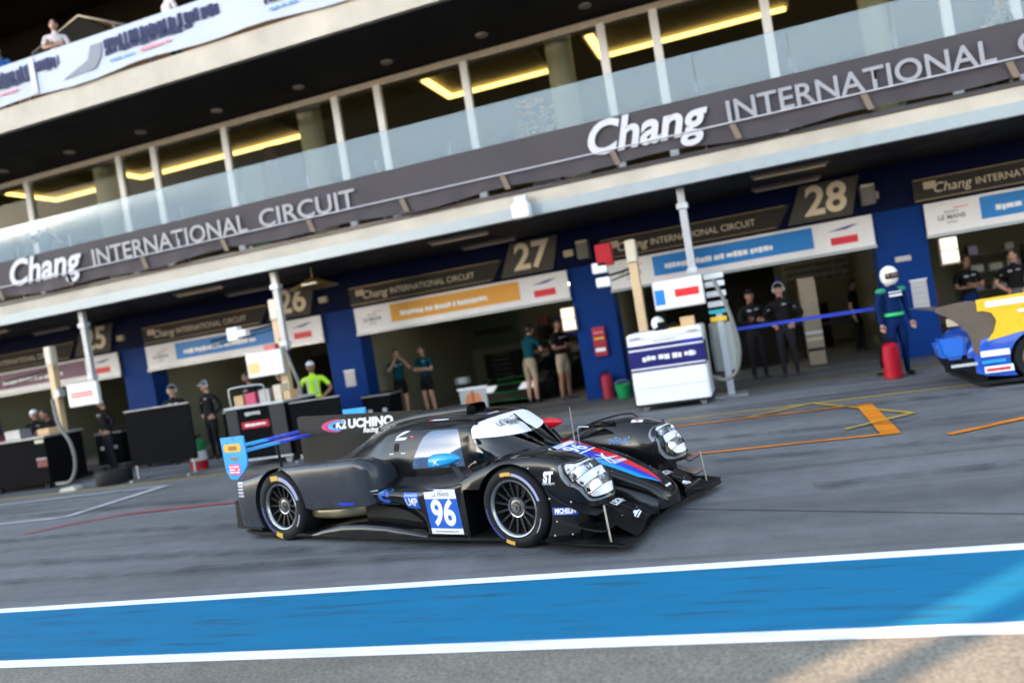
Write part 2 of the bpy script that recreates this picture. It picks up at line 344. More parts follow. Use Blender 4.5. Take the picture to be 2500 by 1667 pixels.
WHERE = {24: 'at the far left edge', 25: 'behind the dark tool cart', 26: 'behind the black pit cart', 27: 'behind the race car roof', 28: 'behind the white pit cart', 29: 'behind the yellow car'}
for k, num in ((-4, 24), (-3, 25), (-2, 26), (-1, 27), (0, 28), (1, 29)):
    x0 = PX1+PER*k; x1 = PX0+PER*(k+1); cx = (x0+x1)/2; rnd = random.Random(num)
    colname, cm = {24: ('blue', col_bl), 25: ('purple', col_pu), 26: ('blue', col_bl), 27: ('orange', col_or), 28: ('blue', col_bl), 29: ('blue', col_bl)}[num]
    t = thing('garage_banner', f'white banner with {colname} middle over the garage {WHERE[num]}', 'banner', (x0, 17.12, 2.31), 0, 'banners over the garage doors')
    Lx = x1-x0
    MB().box(.0, Lx, 0, .05, 0, .60).build('banner_sheet', b_wht, t)
    MB().box(-.02, Lx+.02, -.03, .08, -.06, -.002).build('bottom_bar', grey, t)
    MB().box(.95, Lx-1.12, -.004, -.001, .13, .55).build('colour_panel', cm, t)
    m1 = MB(); smear_words(m1, 1.2, Lx-1.9, .30, .12, -.006, rnd); m1.build('team_name', white, t)['kind'] = 'stuff'
    wall_text('lettering', 'ASIAN', .09, ink, .45, -.003, .38, t); wall_text('lettering', 'LE MANS', .12, ink, .45, -.003, .28, t, offset=.003); wall_text('lettering', 'SERIES', .07, ink, .45, -.003, .18, t)
    MB().box(.5, .75, -.004, -.001, .44, .455).build('red_dash', redprint, t)
    MB().box(Lx-.8, Lx-.3, -.004, -.001, .12, .27).build('red_logo', redprint, t)
    MB().prism([(Lx-.85, .40), (Lx-.5, .40), (Lx-.25, .47), (Lx-.4, .47)], 'y', -.004, -.001).build('blue_logo', blueprint, t)
    t = thing('garage_sign', f'dark circuit name plate over the garage {WHERE[num]}', 'sign', (x0, 17.26, 2.98), 0, 'circuit name plates above the garages')
    MB().prism([(-.12, 0), (3.55, 0), (3.85, .44), (-.12, .44)], 'y', -.02, .03).build('plate', M('sign_plate', (.035,.031,.031), .55, var=.1, spec=.1), t)
    for zz in (.015, .415): MB().box(-.1, 3.5+zz*.6, -.026, -.021, zz, zz+.014).build('trim_line', gold, t)
    wall_text('lettering', 'Chang', .26, cream, .55, -.024, .21, t, shear=.25); wall_text('lettering', 'INTERNATIONAL CIRCUIT', .19, cream, 2.05, -.024, .20, t, fit=2.15)
    t = thing('number_sign', f'cream numeral {num} on a slanted plate over the garage {WHERE[num]}', 'sign', (x1-.82, 17.26, 3.33), 0, 'garage numbers')
    MB().prism([(-.72, -.34), (.5, -.34), (.72, .40), (-.40, .40)], 'y', -.02, .03).build('plate', M('number_plate', (.085,.078,.07), .55, var=.1, spec=.1), t)
    wall_text('numeral', str(num), .80, M('numeral_cream', (.75,.66,.48), .5), .02, -.03, .03, t, offset=.02, extrude=.008, shear=.12)
    for j, dx in enumerate((.18, 1.2)):
        tag(MB().box(x1+dx-.2, x1+dx+.02, 17.2, 17.32, 3.2, 3.34).build('wall_fitting', [M('fitting', (.45,.38,.28), .5)], None, bevel=.01), f'small cream wall fitting, {"left" if j == 0 else "right"} of two, right of the garage {WHERE[num]}', 'wall fitting', 'small fittings on the header wall')
    for j, Y in enumerate((14.8, 16.6)):
        t = thing('canopy_light', f'{"outer" if j == 0 else "inner"} unlit canopy tube before the garage {WHERE[num]}', 'ceiling light', (cx+1.15, Y, 3.8), 0, 'tube lights under the canopy')
        MB().box(-.65, .65, -.09, .09, -.05, 0).build('housing', fix, t, bevel=.01); MB().tube([(-.6, 0, -.07), (.6, 0, -.07)], .024).build('tube', tubec, t)
    t = thing('garage_light', f'front lit ceiling tube inside the garage {WHERE[num]}', 'ceiling light', (cx-1.4, 19.2, 2.94), 0, 'lit tubes inside the garages')
    MB().box(-.75, .75, -.1, .1, -.05, 0).build('housing', lgrey, t); MB().tube([(-.7, 0, -.09), (.7, 0, -.09)], .035).build('tube', tube_m, t)
    t = thing('garage_light', f'rear lit ceiling tube inside the garage {WHERE[num]}', 'ceiling light', (cx+1.0, 22.2, 2.94), 0, 'lit tubes inside the garages')
    MB().box(-.75, .75, -.1, .1, -.05, 0).build('housing', lgrey, t); MB().tube([(-.7, 0, -.09), (.7, 0, -.09)], .035).build('tube', tube_m, t)
# recessed downlights in the upper soffit, warm cove lights in the lounge
dl = MB().lathe([(.0, .012), (.1, .012), (.13, 0), (.13, .03)], n=14).mesh('downlight', M('downlight_ring', (.30,.26,.22), .4), smooth=True)
for i in range(-9, 5):
    o = obj('downlight', dl); o.location = (-4.6+2.2*i, 15.9, 7.895); tag(o, 'small round downlight in the dark soffit of the upper storey', 'downlight', 'downlights in the upper soffit')
cove = M('cove_glow', (1., .75, .25), .5, emit=.8, ecol=(1., .70, .22))
for lx0, lx1, where in ((-19.6, -17.6, 'short, at the left end of the lounge'), (-16.4, -10.84, 'long, above the black pit cart'), (-6.68, -3.97, 'short, above the orange garage banner'), (-2.74, 1.5, 'long, above the white pit cart'), (3.6, 7.2, 'at the right end of the lounge')):
    t = thing('cove_light', f'yellow lounge strip light, {where}' , 'ceiling light', ((lx0+lx1)/2, 18.3, 7.86), 0, 'yellow strip lights in the lounge')
    hx = (lx1-lx0)/2
    MB().box(-hx-.1, hx+.1, -1.0, -.94, .0, .09).box(-hx-.1, hx+.1, .94, 1.0, 0, .09).box(-hx-.1, -hx-.04, -.94, .94, 0, .09).box(hx+.04, hx+.1, -.94, .94, 0, .09).build('frame', M('cove_frame', (.3,.27,.2), .5), t)
    MB().box(-hx, hx, .68, .88, -.02, .03).box(-hx, -hx+.18, -.84, .68, -.02, .03).build('light_strip', cove, t)
# circuit banner along the balcony rail
def wavy(x0, x1, z0, z1, y, nx, nz, amp, seed):
    g = np.zeros((nx+1, nz+1, 3)); r = random.Random(seed); ph = [r.uniform(0, 6.28) for _ in range(6)]
    for i in range(nx+1):
        for j in range(nz+1):
            x = x0+(x1-x0)*i/nx; v = j/nz
            d = (math.sin(x*1.9+ph[0])+.6*math.sin(x*4.3+v*3+ph[1])+.5*math.sin(x*9.1-v*5+ph[2])*(1-v))*amp*(1.15-v)
            sag = .035*(1-v)**2*(math.sin(x*2.02+ph[3])+.7*math.sin(x*.9+ph[4]))
            g[i, j] = (x, y+d, z0+(z1-z0)*v+sag)
    return g
t = thing('circuit_banner', 'long dark grey cloth banner with white circuit name along the balcony', 'banner', (0, 0, 0))
cloth_m = M('grey_banner_cloth', (.060, .053, .062), .6, spec=.15, var=.12, scale=.7, bump=.06, bscale=5)
MB().grid(wavy(-30, 16, 4.36, 5.2, 14.06, 600, 12, .016, 3)).build('cloth', cloth_m, t, smooth=True, sharp=80)
let_m = M('banner_letter', (.50, .50, .55), .5, var=.03); let2 = M('banner_letter_grey', (.27, .27, .30), .5, var=.03)
MB().tube([(-30, 13.985, 4.62), (16, 13.985, 4.63)], .012, 6).build('support_cable', let_m, t)
for i in range(-14, 8): MB().prism([(-.05+i*2.05, 4.6), (.05+i*2.05, 4.6), (.13+i*2.05, 4.34), (.03+i*2.05, 4.34)], 'y', 14.0, 14.006).build('strap', M('strap_cloth', (.16,.12,.09), .7), t)
for x in (-14.95, -1.4, 12.15):
    wall_text('lettering', 'Chang', .80, let_m, x, 14.0, 4.84, t, shear=.28, offset=.022, fit=2.1)
    wall_text('lettering', 'INTERNATIONAL', .50, let2, x+3.35, 14.0, 4.80, t, offset=.006, fit=4.0)
    wall_text('lettering', 'CIRCUIT', .50, let2, x+6.75, 14.0, 4.80, t, offset=.006, fit=2.2)
# sponsor banner along the roof terrace
t = thing('terrace_banner', 'long white printed banner along the roof terrace rail', 'banner', (0, 0, 0))
MB().grid(wavy(-30, 16, 8.62, 9.48, 14.06, 300, 6, .008, 5)).build('cloth', M('white_banner_cloth', (.46,.51,.62), .6, var=.06, scale=.8, spec=.1), t, smooth=True, sharp=80)
inkb = M('navy_print', (.03, .035, .09), .6, spec=.1); inkr = M('rose_print', (.6, .12, .17), .5); inks = M('sky_print', (.06, .24, .55), .5); inkg = M('pale_print', (.45, .50, .58), .5)
rnd = random.Random(4)
for x in (-26, -20.3, -16.2, -12.0, -8.0, -3.5, 2, 8):
    m1 = MB()
    for row, (zz, hh, ln) in enumerate(((9.2, .17, 1.5), (9.03, .09, 1.1))): smear_words(m1, x-.4, x+ln*1.7, zz, hh*1.7, 14.035, rnd)
    m1.build('print', inkb, t)['kind'] = 'stuff'; m1 = MB(); smear_words(m1, x+.5, x+1.3, 8.86, .06, 14.035, rnd); m1.build('print', inkr, t)['kind'] = 'stuff'
    m1 = MB(); smear_words(m1, x-.3, x+.35, 8.84, .06, 14.035, rnd); m1.build('print', inks, t)['kind'] = 'stuff'
for x in (-17.6, -13.6, -6.0):
    MB().prism([(x, 8.75), (x+.9, 8.78), (x+1.1, 9.02), (x+1.15, 9.28), (x+.85, 9.28), (x+.72, 9.0), (x+.3, 8.86)], 'y', 14.030, 14.036).build('print', M('slate_print', (.12,.15,.2), .5), t)
    MB().box(x-.9, x-.75, 14.030, 14.036, 8.66, 9.44).build('seam', inkg, t)
# ------------------------------------------------------------------ unseen grandstand and added blocker behind the camera, both sized to shade the lane
t = thing('grandstand', 'tall concrete grandstand with stepped seating across the main straight', 'grandstand', (-50, -36, 0))
for a, b in ((-75, -11), (13.4, 60)):             # two blocks, the gap between them placed to let a sun beam through
    st2 = MB()
    for i in range(12): st2.box(a, b, -1.6*i-1.6, -1.6*i, 0, 2.2+1.35*i)
    st2.build('seating_tier', M('stand_concrete', (.16, .155, .15), .8, var=.12, scale=.4), t)
    MB().box(a, b, -19.8, -19.25, 0, 25.5).build('rear_wall', M('stand_blue', (.05, .10, .2), .6), t)
t = thing('added_sun_blocker', 'low unseen blocker added behind the camera to shape the sun patch', 'sun blocker', (-14, -5, 0))  # unseen block and post, added to shape the sunlit bands on the ground
MB().box(-9, 4.12, -1.0, 0, 0, 3.1).build('blocker_wall', M('blocker_grey', (.25, .25, .26), .6, var=.05), t)
MB().box(-9.2, 4.0, -1.1, .3, 3.1, 3.25).build('blocker_roof', grey, t)
MB().box(5.42, 5.61, -.06, 0, 0, 4.4).build('added_shadow_post', grey, t)  # added post casts the dark strip between the sunlit bands
# ------------------------------------------------------------------ the black prototype race car (x forward, y left, z up, front axle at the origin)
CAR = thing('race_car', 'black prototype race car numbered 96 with red and blue nose stripes driving out', 'race car', (-1.848, 7.02, 0), R(-17.84))
body_m = M('satin_black_paint', (.005, .005, .006), .17, var=.10, scale=3, coat=.0, spec=.42)
body2_m = M('dusty_sheen_black_paint', (.021, .026, .036), .27, var=.2, scale=2.2, spec=.5)  # dusty black, with sky sheen put into the colour as a bluish tint
carbon = M('carbon_floor', (.009, .009, .010), .5, var=.15, scale=8, spec=.2)
skyb = M('sky_blue_paint', (.005, .32, .72), .3, var=.03, coat=.4); royal = M('royal_blue_paint', (.006, .035, .52), .3, var=.03, coat=.3)
redc = M('bright_red_paint', (.72, .004, .02), .3, var=.03, coat=.4); decal_w = M('white_decal', (.80, .80, .82), .4); decal_b = M('blue_decal', (.004, .09, .50), .35)
silver = M('silver_stud', (.6, .6, .62), .3, .8)
def pchip(x, y, xi):
    x = np.asarray(x, float); y = np.asarray(y, float); sh = y.shape[1:]; y = y.reshape(len(x), -1)
    h = np.diff(x)[:, None]; d = np.diff(y, axis=0)/h; m = np.zeros_like(y)
    if len(x) > 2:
        w1 = 2*h[1:]+h[:-1]; w2 = h[1:]+2*h[:-1]; pr = d[1:]*d[:-1]
        with np.errstate(divide='ignore', invalid='ignore'):
            mm_ = (w1+w2)/(w1/d[:-1]+w2/d[1:])
        m[1:-1] = np.where(pr > 0, np.nan_to_num(mm_), 0)
    m[0] = d[0]; m[-1] = d[-1]
    xi = np.asarray(xi, float); k = np.clip(np.searchsorted(x, xi)-1, 0, len(x)-2); t = ((xi-x[k])/np.diff(x)[k])[:, None]; hh = np.diff(x)[k][:, None]
    r = (2*t**3-3*t**2+1)*y[k]+(t**3-2*t**2+t)*hh*m[k]+(-2*t**3+3*t**2)*y[k+1]+(t**3-t**2)*hh*m[k+1]
    return r.reshape((len(xi),)+sh)
def catmull(P, n):
    """P (k, m, d): resample the ring direction (m control points) to n points"""
    P = np.asarray(P, float); m = P.shape[1]; E0 = 2*P[:, :1]-P[:, 1:2]; E1 = 2*P[:, -1:]-P[:, -2:-1]; Q = np.concatenate([E0, P, E1], 1)
    t = np.linspace(0, m-1, n); k = np.minimum(t.astype(int), m-2); u = (t-k)[None, :, None]
    a, b, c, d = Q[:, k], Q[:, k+1], Q[:, k+2], Q[:, k+3]
    return .5*((2*b)+(-a+c)*u+(2*a-5*b+4*c-d)*u*u+(-a+3*b-3*c+d)*u**3)
def surf(xs, rings, xi, n):
    r = catmull(np.asarray(rings, float), n); r = pchip(xs, r, xi)       # (len xi, n, 2) of (y, z)
    X = np.repeat(np.asarray(xi, float)[:, None, None], n, 1); return np.concatenate([X, r], 2)
def solid(mb, G, mi=0):
    """closed tube from a grid of rings (first and last ring point joined below), with flat caps"""
    a, b = G.shape[:2]; o = len(mb.v); mb.grid(G, mi, closed=True)
    mb.f += [tuple(o+j for j in range(b))[::-1], tuple(o+(a-1)*b+j for j in range(b))]; mb.mi += [mi, mi]; return mb
def mirror(G): G = G.copy(); G[..., 1] *= -1; return G
def cut(me, cutters):
    o = bpy.data.objects.new('tmp', me); COL.objects.link(o); cs = []
    for c in cutters:
        co = bpy.data.objects.new('cut', c); COL.objects.link(co); cs.append(co)
        md = o.modifiers.new('b', 'BOOLEAN'); md.object = co; md.operation = 'DIFFERENCE'; md.solver = 'EXACT'
    dg = bpy.context.evaluated_depsgraph_get(); dg.update(); r = bpy.data.meshes.new_from_object(o.evaluated_get(dg))
    for x in [o]+cs: bpy.data.objects.remove(x)
    return r
def shade(me, ang=38):
    bm = bmesh.new(); bm.from_mesh(me)
    for f in bm.faces: f.smooth = True
    for e in bm.edges: e.smooth = not (len(e.link_faces) == 2 and e.calc_face_angle(0) > R(ang))
    bm.to_mesh(me); bm.free(); return me
def lin(a, b, n): return np.linspace(a, b, n)

# -- front fenders
fx = [-.55, -.40, -.20, 0., .20, .40, .55, .64, .70, .75, .785, .80]
cz = [.59, .645, .705, .740, .752, .738, .700, .650, .595, .52, .44, .40]      # crest
sz = [.555, .615, .675, .705, .712, .690, .645, .580, .510, .445, .395, .38]   # outer shoulder
oa = [.945, .955, .955, .955, .955, .955, .940, .915, .885, .845, .800, .765]
ia = [.50, .50, .50, .50, .50, .505, .52, .545, .57, .61, .66, .70]
zb = [.08, .08, .08, .08, .08, .08, .08, .335, .335, .335, .335, .34]
fr = []
for i in range(len(fx)):
    o_, a_, c_ = oa[i], ia[i], cz[i]; m_ = (o_+a_)/2+.02; zs = sz[i]; b_ = zb[i]
    fr.append([(o_-.005, b_), (o_, b_+(zs-b_)*.5), (o_, b_+(zs-b_)*.82), (o_-.03*(1 if i < 9 else .5), zs+(c_-zs)*.35), (o_-(o_-m_)*.5, c_-.012), (m_-.03, c_), (a_+(m_-a_)*.42, c_-.03*(1 if i < 8 else .4)), (a_+.02, b_+(c_-b_)*.72), (a_, b_+(c_-b_)*.35), (a_, b_)])
fr = np.array(fr); FX = sorted(set(np.round(np.concatenate([lin(-.55, .8, 70), [.585, .595, .61]]), 4)))
Gf = surf(fx, fr, FX, 40)
zbx = np.interp(FX, [-.55, .59, .60, .80], [.08, .08, .335, .34])
for i in range(len(FX)):         # sharp step of the underside where the nose overhangs
    top = Gf[i, :, 2]; lo = top.min(); hi = top.max(); Gf[i, :, 2] = zbx[i]+(top-lo)*(hi-zbx[i])/max(1e-6, hi-lo)
def wheel_cutter(x, z, r, y0, y1, extra=None):
    mb = MB().lathe([(0, y0), (r, y0), (r, y1), (0, y1)], (x, 0, z), 'y', 48)
    me = mb.mesh('c', []); bm = bmesh.new(); bm.from_mesh(me); bmesh.ops.remove_doubles(bm, verts=bm.verts, dist=1e-5); bmesh.ops.recalc_face_normals(bm, faces=bm.faces); bm.to_mesh(me); bm.free(); return me
BODY = []
def addbody(name, me, mat, lab=None):
    me.materials.clear(); me.materials.append(mat); o = obj(name, me, CAR); BODY.append(o)
    if lab: o['label'] = lab
    return o
for sgn in (1, -1):
    G = Gf if sgn > 0 else mirror(Gf)
    me = solid(MB(), G).mesh('front_fender', body_m)
    s = sgn
    cs = [wheel_cutter(0, .335, .368, min(s*.55, s*1.1), max(s*.55, s*1.1)), MB().box(-.51, -.1, min(s*.60, s*1.1), max(s*.60, s*1.1), -.1, .50).mesh('c', [])]
    me = shade(cut(me, cs)); addbody('front_fender', me, body_m)

# -- rear fenders
rx = [-3.74, -3.66, -3.5, -3.3, -3.1, -2.9, -2.6, -2.2, -1.85, -1.72, -1.64, -1.60]
rc = [.635, .64, .655, .70, .745, .765, .778, .79, .80, .775, .72, .64]
ro = [.90, .94, .95, .955, .955, .955, .955, .955, .950, .935, .905, .85]
ri = [.50, .50, .50, .50, .50, .50, .50, .50, .50, .50, .52, .56]
rb = [.17, .15, .14, .14, .14, .14, .33, .345, .35, .36, .38, .42]
rr_ = []
for i in range(len(rx)):
    o_, a_, c_, b_ = ro[i], ri[i], rc[i], rb[i]; fl = .02 if rx[i] < -3.4 else .05
    rr_.append([(o_-.01, b_), (o_, b_+(c_-b_)*.4), (o_-.002, b_+(c_-b_)*.78), (o_-.02, c_-fl*.5), (o_-.08, c_), (.72, c_-.012), (a_+.12, c_-.05), (a_+.05, b_+(c_-b_)*.78), (a_, b_+(c_-b_)*.4), (a_, b_)])
Gr = surf(rx, rr_, lin(-3.74, -1.60, 90), 40)
for sgn in (1, -1):
    G = Gr if sgn > 0 else mirror(Gr); s = sgn
    me = solid(MB(), G).mesh('rear_fender', body2_m)
    cs = [wheel_cutter(-2.98, .365, .392, min(s*.55, s*1.1), max(s*.55, s*1.1)), MB().box(-2.98, -2.55, min(s*.6, s*1.1), max(s*.6, s*1.1), -.1, .345).mesh('c', []), MB().box(-3.28, -2.75, min(s*.60, s*.76), max(s*.60, s*.76), .6, 1.).mesh('c', [])]
    me = shade(cut(me, cs)); addbody('rear_fender', me, body2_m)

# -- sidepods
sx_ = [-1.80, -1.55, -1.35, -1.18, -1.05, -.95, -.70, -.53]
st = [.50, .50, .492, .49, .495, .505, .525, .56]
sb = [.36, .335, .29, .22, .15, .10, .10, .10]; so_ = [.90, .915, .925, .935, .945, .95, .95, .945]; su = [.87, .84, .82, .83, .88, .945, .95, .945]
sr = []
for i in range(len(sx_)):
    t_, b_, o_, u_ = st[i], sb[i], so_[i], su[i]
    sr.append([(u_, b_), (u_+(o_-u_)*.6, b_+(t_-b_)*.35), (o_, b_+(t_-b_)*.72), (o_-.005, t_-.025), (o_-.05, t_), (.75, t_+.015), (.60, t_+.05), (.45, t_+.09), (.45, t_-.15), (.45, b_)])
Gs = surf(sx_, sr, lin(-1.80, -.53, 56), 44)
for sgn in (1, -1):
    me = shade(solid(MB(), Gs if sgn > 0 else mirror(Gs)).mesh('sidepod', body_m)); addbody('sidepod', me, body_m)

# -- cockpit and engine cover, with openings for windscreen and side windows
cx_ = [-3.45, -3.0, -2.6, -2.2, -1.8, -1.4, -1.0, -.75, -.55, -.35, -.2, -.08]
cr = [[(.30,.40),(.28,.50),(.22,.56),(.15,.59),(.08,.60),(0,.60)], [(.42,.40),(.37,.52),(.28,.60),(.18,.645),(.09,.665),(0,.67)], [(.50,.40),(.46,.54),(.36,.67),(.25,.76),(.12,.80),(0,.81)],
      [(.58,.40),(.53,.58),(.43,.75),(.32,.88),(.16,.945),(0,.955)], [(.60,.40),(.57,.60),(.51,.80),(.41,.96),(.21,1.03),(0,1.04)], [(.60,.40),(.585,.60),(.535,.82),(.45,.98),(.25,1.055),(0,1.065)],
      [(.59,.40),(.575,.60),(.525,.82),(.45,.98),(.25,1.05),(0,1.06)], [(.57,.40),(.55,.60),(.515,.82),(.460,.965),(.27,1.013),(0,1.025)], [(.54,.40),(.52,.60),(.485,.765),(.42,.88),(.24,.928),(0,.94)],
      [(.47,.40),(.44,.58),(.385,.68),(.30,.765),(.17,.805),(0,.82)], [(.38,.40),(.35,.56),(.29,.63),(.21,.68),(.11,.71),(0,.715)], [(.28,.40),(.25,.52),(.20,.58),(.14,.62),(.07,.64),(0,.645)]]
def full(r): return [(-a, z) for a, z in r]+[(a, z) for a, z in r[::-1][1:]]
CR = [full(r) for r in cr]; NX1, NX2, NR = lin(-3.45, -1.5, 60)[:-1], lin(-1.5, -.08, 230), 300
Gc = surf(cx_, CR, np.concatenate([NX1, NX2]), NR)
def in_screen(p):
    x, y, z = p; xp = -.662-.05*(y/.45)**2+(.985-z)*.36
    if x < xp or z < .655+.02*abs(y)/.4: return False
    return True
def in_window(p):
    x, y, z = p
    if abs(y) < .36 or not (.62 < z < .955): return False
    t = (z-.62)/.335; a = -1.40+.17*t**1.6; b = -.775-.07*t
    if not (a < x < b): return False
    for cx0, cz0, sx0, sz0 in ((a+.07, .885, -1, 1), (b-.06, .895, 1, 1), (a+.05, .67, -1, -1), (b-.05, .67, 1, -1)):
        if (x-cx0)*sx0 > 0 and (z-cz0)*sz0 > 0 and ((x-cx0)/.07)**2+((z-cz0)/.07)**2 > 1: return False
    return True
a_, b_ = Gc.shape[:2]; V = Gc.reshape(-1, 3); sets = {'body': [], 'screen': [], 'strip': [], 'winL': [], 'winR': []}
for i in range(a_-1):
    for j in range(b_-1):
        f = (i*b_+j, i*b_+j+1, (i+1)*b_+j+1, (i+1)*b_+j); c = (V[f[0]]+V[f[2]])/2; k = 'body'
        if c[0] > -1.5:
            if in_screen(c): k = 'strip' if c[2] > .822+.03*(abs(c[1])/.45)**2 else 'screen'
            elif in_window(c): k = 'winL' if c[1] > 0 else 'winR'
        sets[k].append(f)
def sub(fs, off=0.):
    ids = sorted({i for f in fs for i in f}); mp = {i: n for n, i in enumerate(ids)}; mb = MB(); mb.add([tuple(V[i]) for i in ids], [tuple(mp[i] for i in f) for f in fs])
    return mb
me = sub(sets['body']).mesh('cockpit_shell', body_m, smooth=True, sharp=50); shell = addbody('cockpit_shell', me, body_m)
wsg = glass('windscreen_glass', (.50, .54, .58), .04, .015); swg = glass('side_window_glass', (.42, .47, .55), .06, .06, (.13, .23, .43), .45)  # blue diffuse body of the side glass imitates reflected sky
scr = sub(sets['screen']).build('windscreen', wsg, CAR, smooth=True, sharp=60)
strip_o = sub(sets['strip']).build('sun_strip', decal_w, scr, smooth=True, sharp=60); BODY.append(strip_o)
winR = sub(sets['winR']).build('side_window', swg, CAR, smooth=True, sharp=60); winL = sub(sets['winL']).build('side_window', swg, CAR, smooth=True, sharp=60)
BODY += [scr, winR, winL]

# -- nose, front deck, splitter
nx_ = [-.16, .0, .2, .42, .65, .80, .90, .96, .985]
nz = [.675, .635, .585, .525, .435, .365, .305, .25, .215]; nh = [.40, .38, .34, .295, .245, .21, .18, .14, .08]
nr_ = []
for i in range(len(nx_)):
    z, h_ = nz[i], nh[i]; bz = max(.12, z-.26); nr_.append(full([(h_+.01, bz), (h_+.005, bz+(z-bz)*.5), (h_, z-.055), (h_*.86, z-.018), (h_*.45, z-.002), (0, z)]))
Gn = surf(nx_, nr_, lin(-.16, .985, 60), 61); me = shade(solid(MB(), Gn).mesh('nose', body_m), 60); nose = addbody('nose', me, body_m)
def deck_z(x, a):
    z = np.interp(x, [.0, .30, .60, .85, .97, 1.03], [.44, .375, .285, .185, .125, .10])
    z -= .035*np.clip((a-.45)/.4, 0, 1)+.02*math.exp(-((a-.30)/.06)**2)
    return z
def lip_x(a): return float(np.interp(a, [0, .2, .38, .55, .66, .74, .83, .93], [.93, .925, .93, .955, .985, .995, .965, .93]))
rows = []
for t in lin(0, 1, 26):
    row = []
    for a in lin(-.80, .80, 61):
        x0 = -.02 if abs(a) < .56 else .50; x = x0+(lip_x(abs(a))-x0)*t; row.append((x, a, deck_z(x, abs(a))))
    rows.append(row)
Gd = np.array(rows); mb = MB().grid(Gd); Gd2 = Gd.copy(); Gd2[..., 2] -= .012; mb.grid(Gd2, flip=True); mb.grid(np.array([Gd[-1], Gd2[-1]]))
me = mb.mesh('front_deck', body_m, smooth=True, sharp=50); addbody('front_deck', me, body_m)
for s in (1, -1):                                   # blades either side of the nose
    P = [[(x, s*(a+d), z) for (d, z) in ((0, zt), (.018, zt-.012), (.03, zt-.12))] for x, a, zt in ((.12, .365, .44), (.40, .335, .395), (.65, .30, .335), (.86, .27, .265), (.95, .255, .215))]
    MB().grid(np.array(P)).grid(np.array([[(p[0], p[1]-s*.012, p[2]-.004) for p in r] for r in P])).build('nose_blade', body_m, CAR, smooth=True, sharp=60)
def ring_out(h): return [(.20, .93), (.62, .985), (.99, 1.0), (1.02, .94), (1.005, .70), (.99, .62), (.93, .36), (.90, 0)]
half = ring_out(0); outl = [(x, -y) for x, y in half]+[(x, y) for x, y in half[::-1][1:]]
MB().prism(outl, 'z', .055, .072).build('splitter', carbon, CAR, bevel=.004)
for s in (1, -1):
    P = [[(x, s*y, z) for y, z in ((.90, .075), (1.0, .078), (1.012, .075+h_), (1.02, .078+h_))] for x, h_ in ((.22, .004), (.45, .028), (.65, .04), (.85, .03), (.99, .012))]
    MB().grid(np.array(P)).build('splitter_footplate', carbon, CAR, smooth=True)
    P = [[(.585+.004, s*.55, .075), (.60, s*.55, .33)], [(.60, s*.80, .075), (.61, s*.80, .33)], [(.60, s*.93, .075), (.60, s*.94, .33)]]
    MB().grid(np.array(P)).build('fender_end_plate', carbon, CAR)
    # dive planes: curved shelves on the fender corner, a strut below
    for nm, (za, zb_, zc_), xo in (('upper', (.485, .385, .312), 0), ('lower', (.275, .215, .185), .06)):
        pl = []
        n = 14
        for i in range(n+1):
            t = i/n; x = .35+xo+(.46-xo*.3)*t; z = za+(zc_-za)*(1-(1-t)**1.6); wdt = .012+.05*math.sin(min(1, t*1.25)*math.pi/2)
            ina = float(np.interp(x, fx, oa))-.012 if x < .8 else .79
            if nm == 'lower' and x > .6: ina = .90-(x-.6)*.5
            pl.append([(x, s*ina, z), (x, s*(.958+wdt), z), (x, s*(.958+wdt), z-.012), (x, s*ina, z-.012)])
        mb = MB().grid(np.array(pl), closed=True); mb.f.append(tuple(range(len(mb.v)-4, len(mb.v)))); mb.mi.append(0)
        mb.build('dive_plane', body_m, CAR)
    MB().tube([(.845, s*.955, .36), (.865, s*.965, .075)], .008, 8).build('strut', M('strut_metal', (.55,.5,.42), .35, .7), CAR, smooth=True)

# -- floor, tub, tail
fl = [(.1, .90), (-.5, .95), (-1.2, .955), (-2.5, .95), (-3.55, .93), (-3.72, .88)]
MB().prism([(x, -y) for x, y in fl]+[(x, y) for x, y in fl[::-1]], 'z', .055, .085).build('floor', carbon, CAR, bevel=.004)
for s in (1, -1):
    P = [[(x, s*y, z) for y, z in ((.72, zt), (.86, zt), (.945, zt-.03), (.957, .07))] for x, zt in ((-1.0, .12), (-1.2, .15), (-1.5, .185), (-1.8, .20), (-2.1, .195), (-2.4, .15), (-2.58, .10))]
    MB().grid(catmull(np.array(P), 12)).build('sill', body_m, CAR, smooth=True, sharp=70)
    g_ = surf([-2.62, -2.45, -2.25, -2.05, -1.96], [[(.60+d, z) for d, z in ((0, .20), (.2*k, .21), (.24*k, .28), (.2*k, .33), (0, .34))] for k in (1.05, 1.15, 1.1, .7, .3)], lin(-2.62, -1.96, 16), 14)
    MB().grid(g_ if s > 0 else mirror(g_)).build('brake_duct', M('duct_gold', (.26, .225, .15), .35, .55, var=.2, scale=5), CAR, smooth=True, sharp=70)
MB().box(-3.6, -.1, -.50, .50, .085, .42).build('tub', carbon, CAR)
MB().box(-1.95, -.95, -.74, .74, .085, .34).build('radiator_core', M('radiator', (.01,.01,.01), .8), CAR)
MB().prism([(-3.74, .22), (-3.74, .615), (-3.0, .64), (-1.9, .60), (-1.9, .3)], 'y', -.52, .52).build('engine_deck', body2_m, CAR, bevel=.01)
MB().prism([(-3.78, .15), (-3.78, .30), (-3.70, .30), (-3.2, .085), (-3.2, .07)], 'y', -.80, .80).build('diffuser', carbon, CAR)
for s in (1, -1): MB().prism([(-3.82, .12), (-3.80, .42), (-3.55, .46), (-3.4, .10)], 'y', s*.90-.006, s*.90+.006).build('diffuser_fence', carbon, CAR)
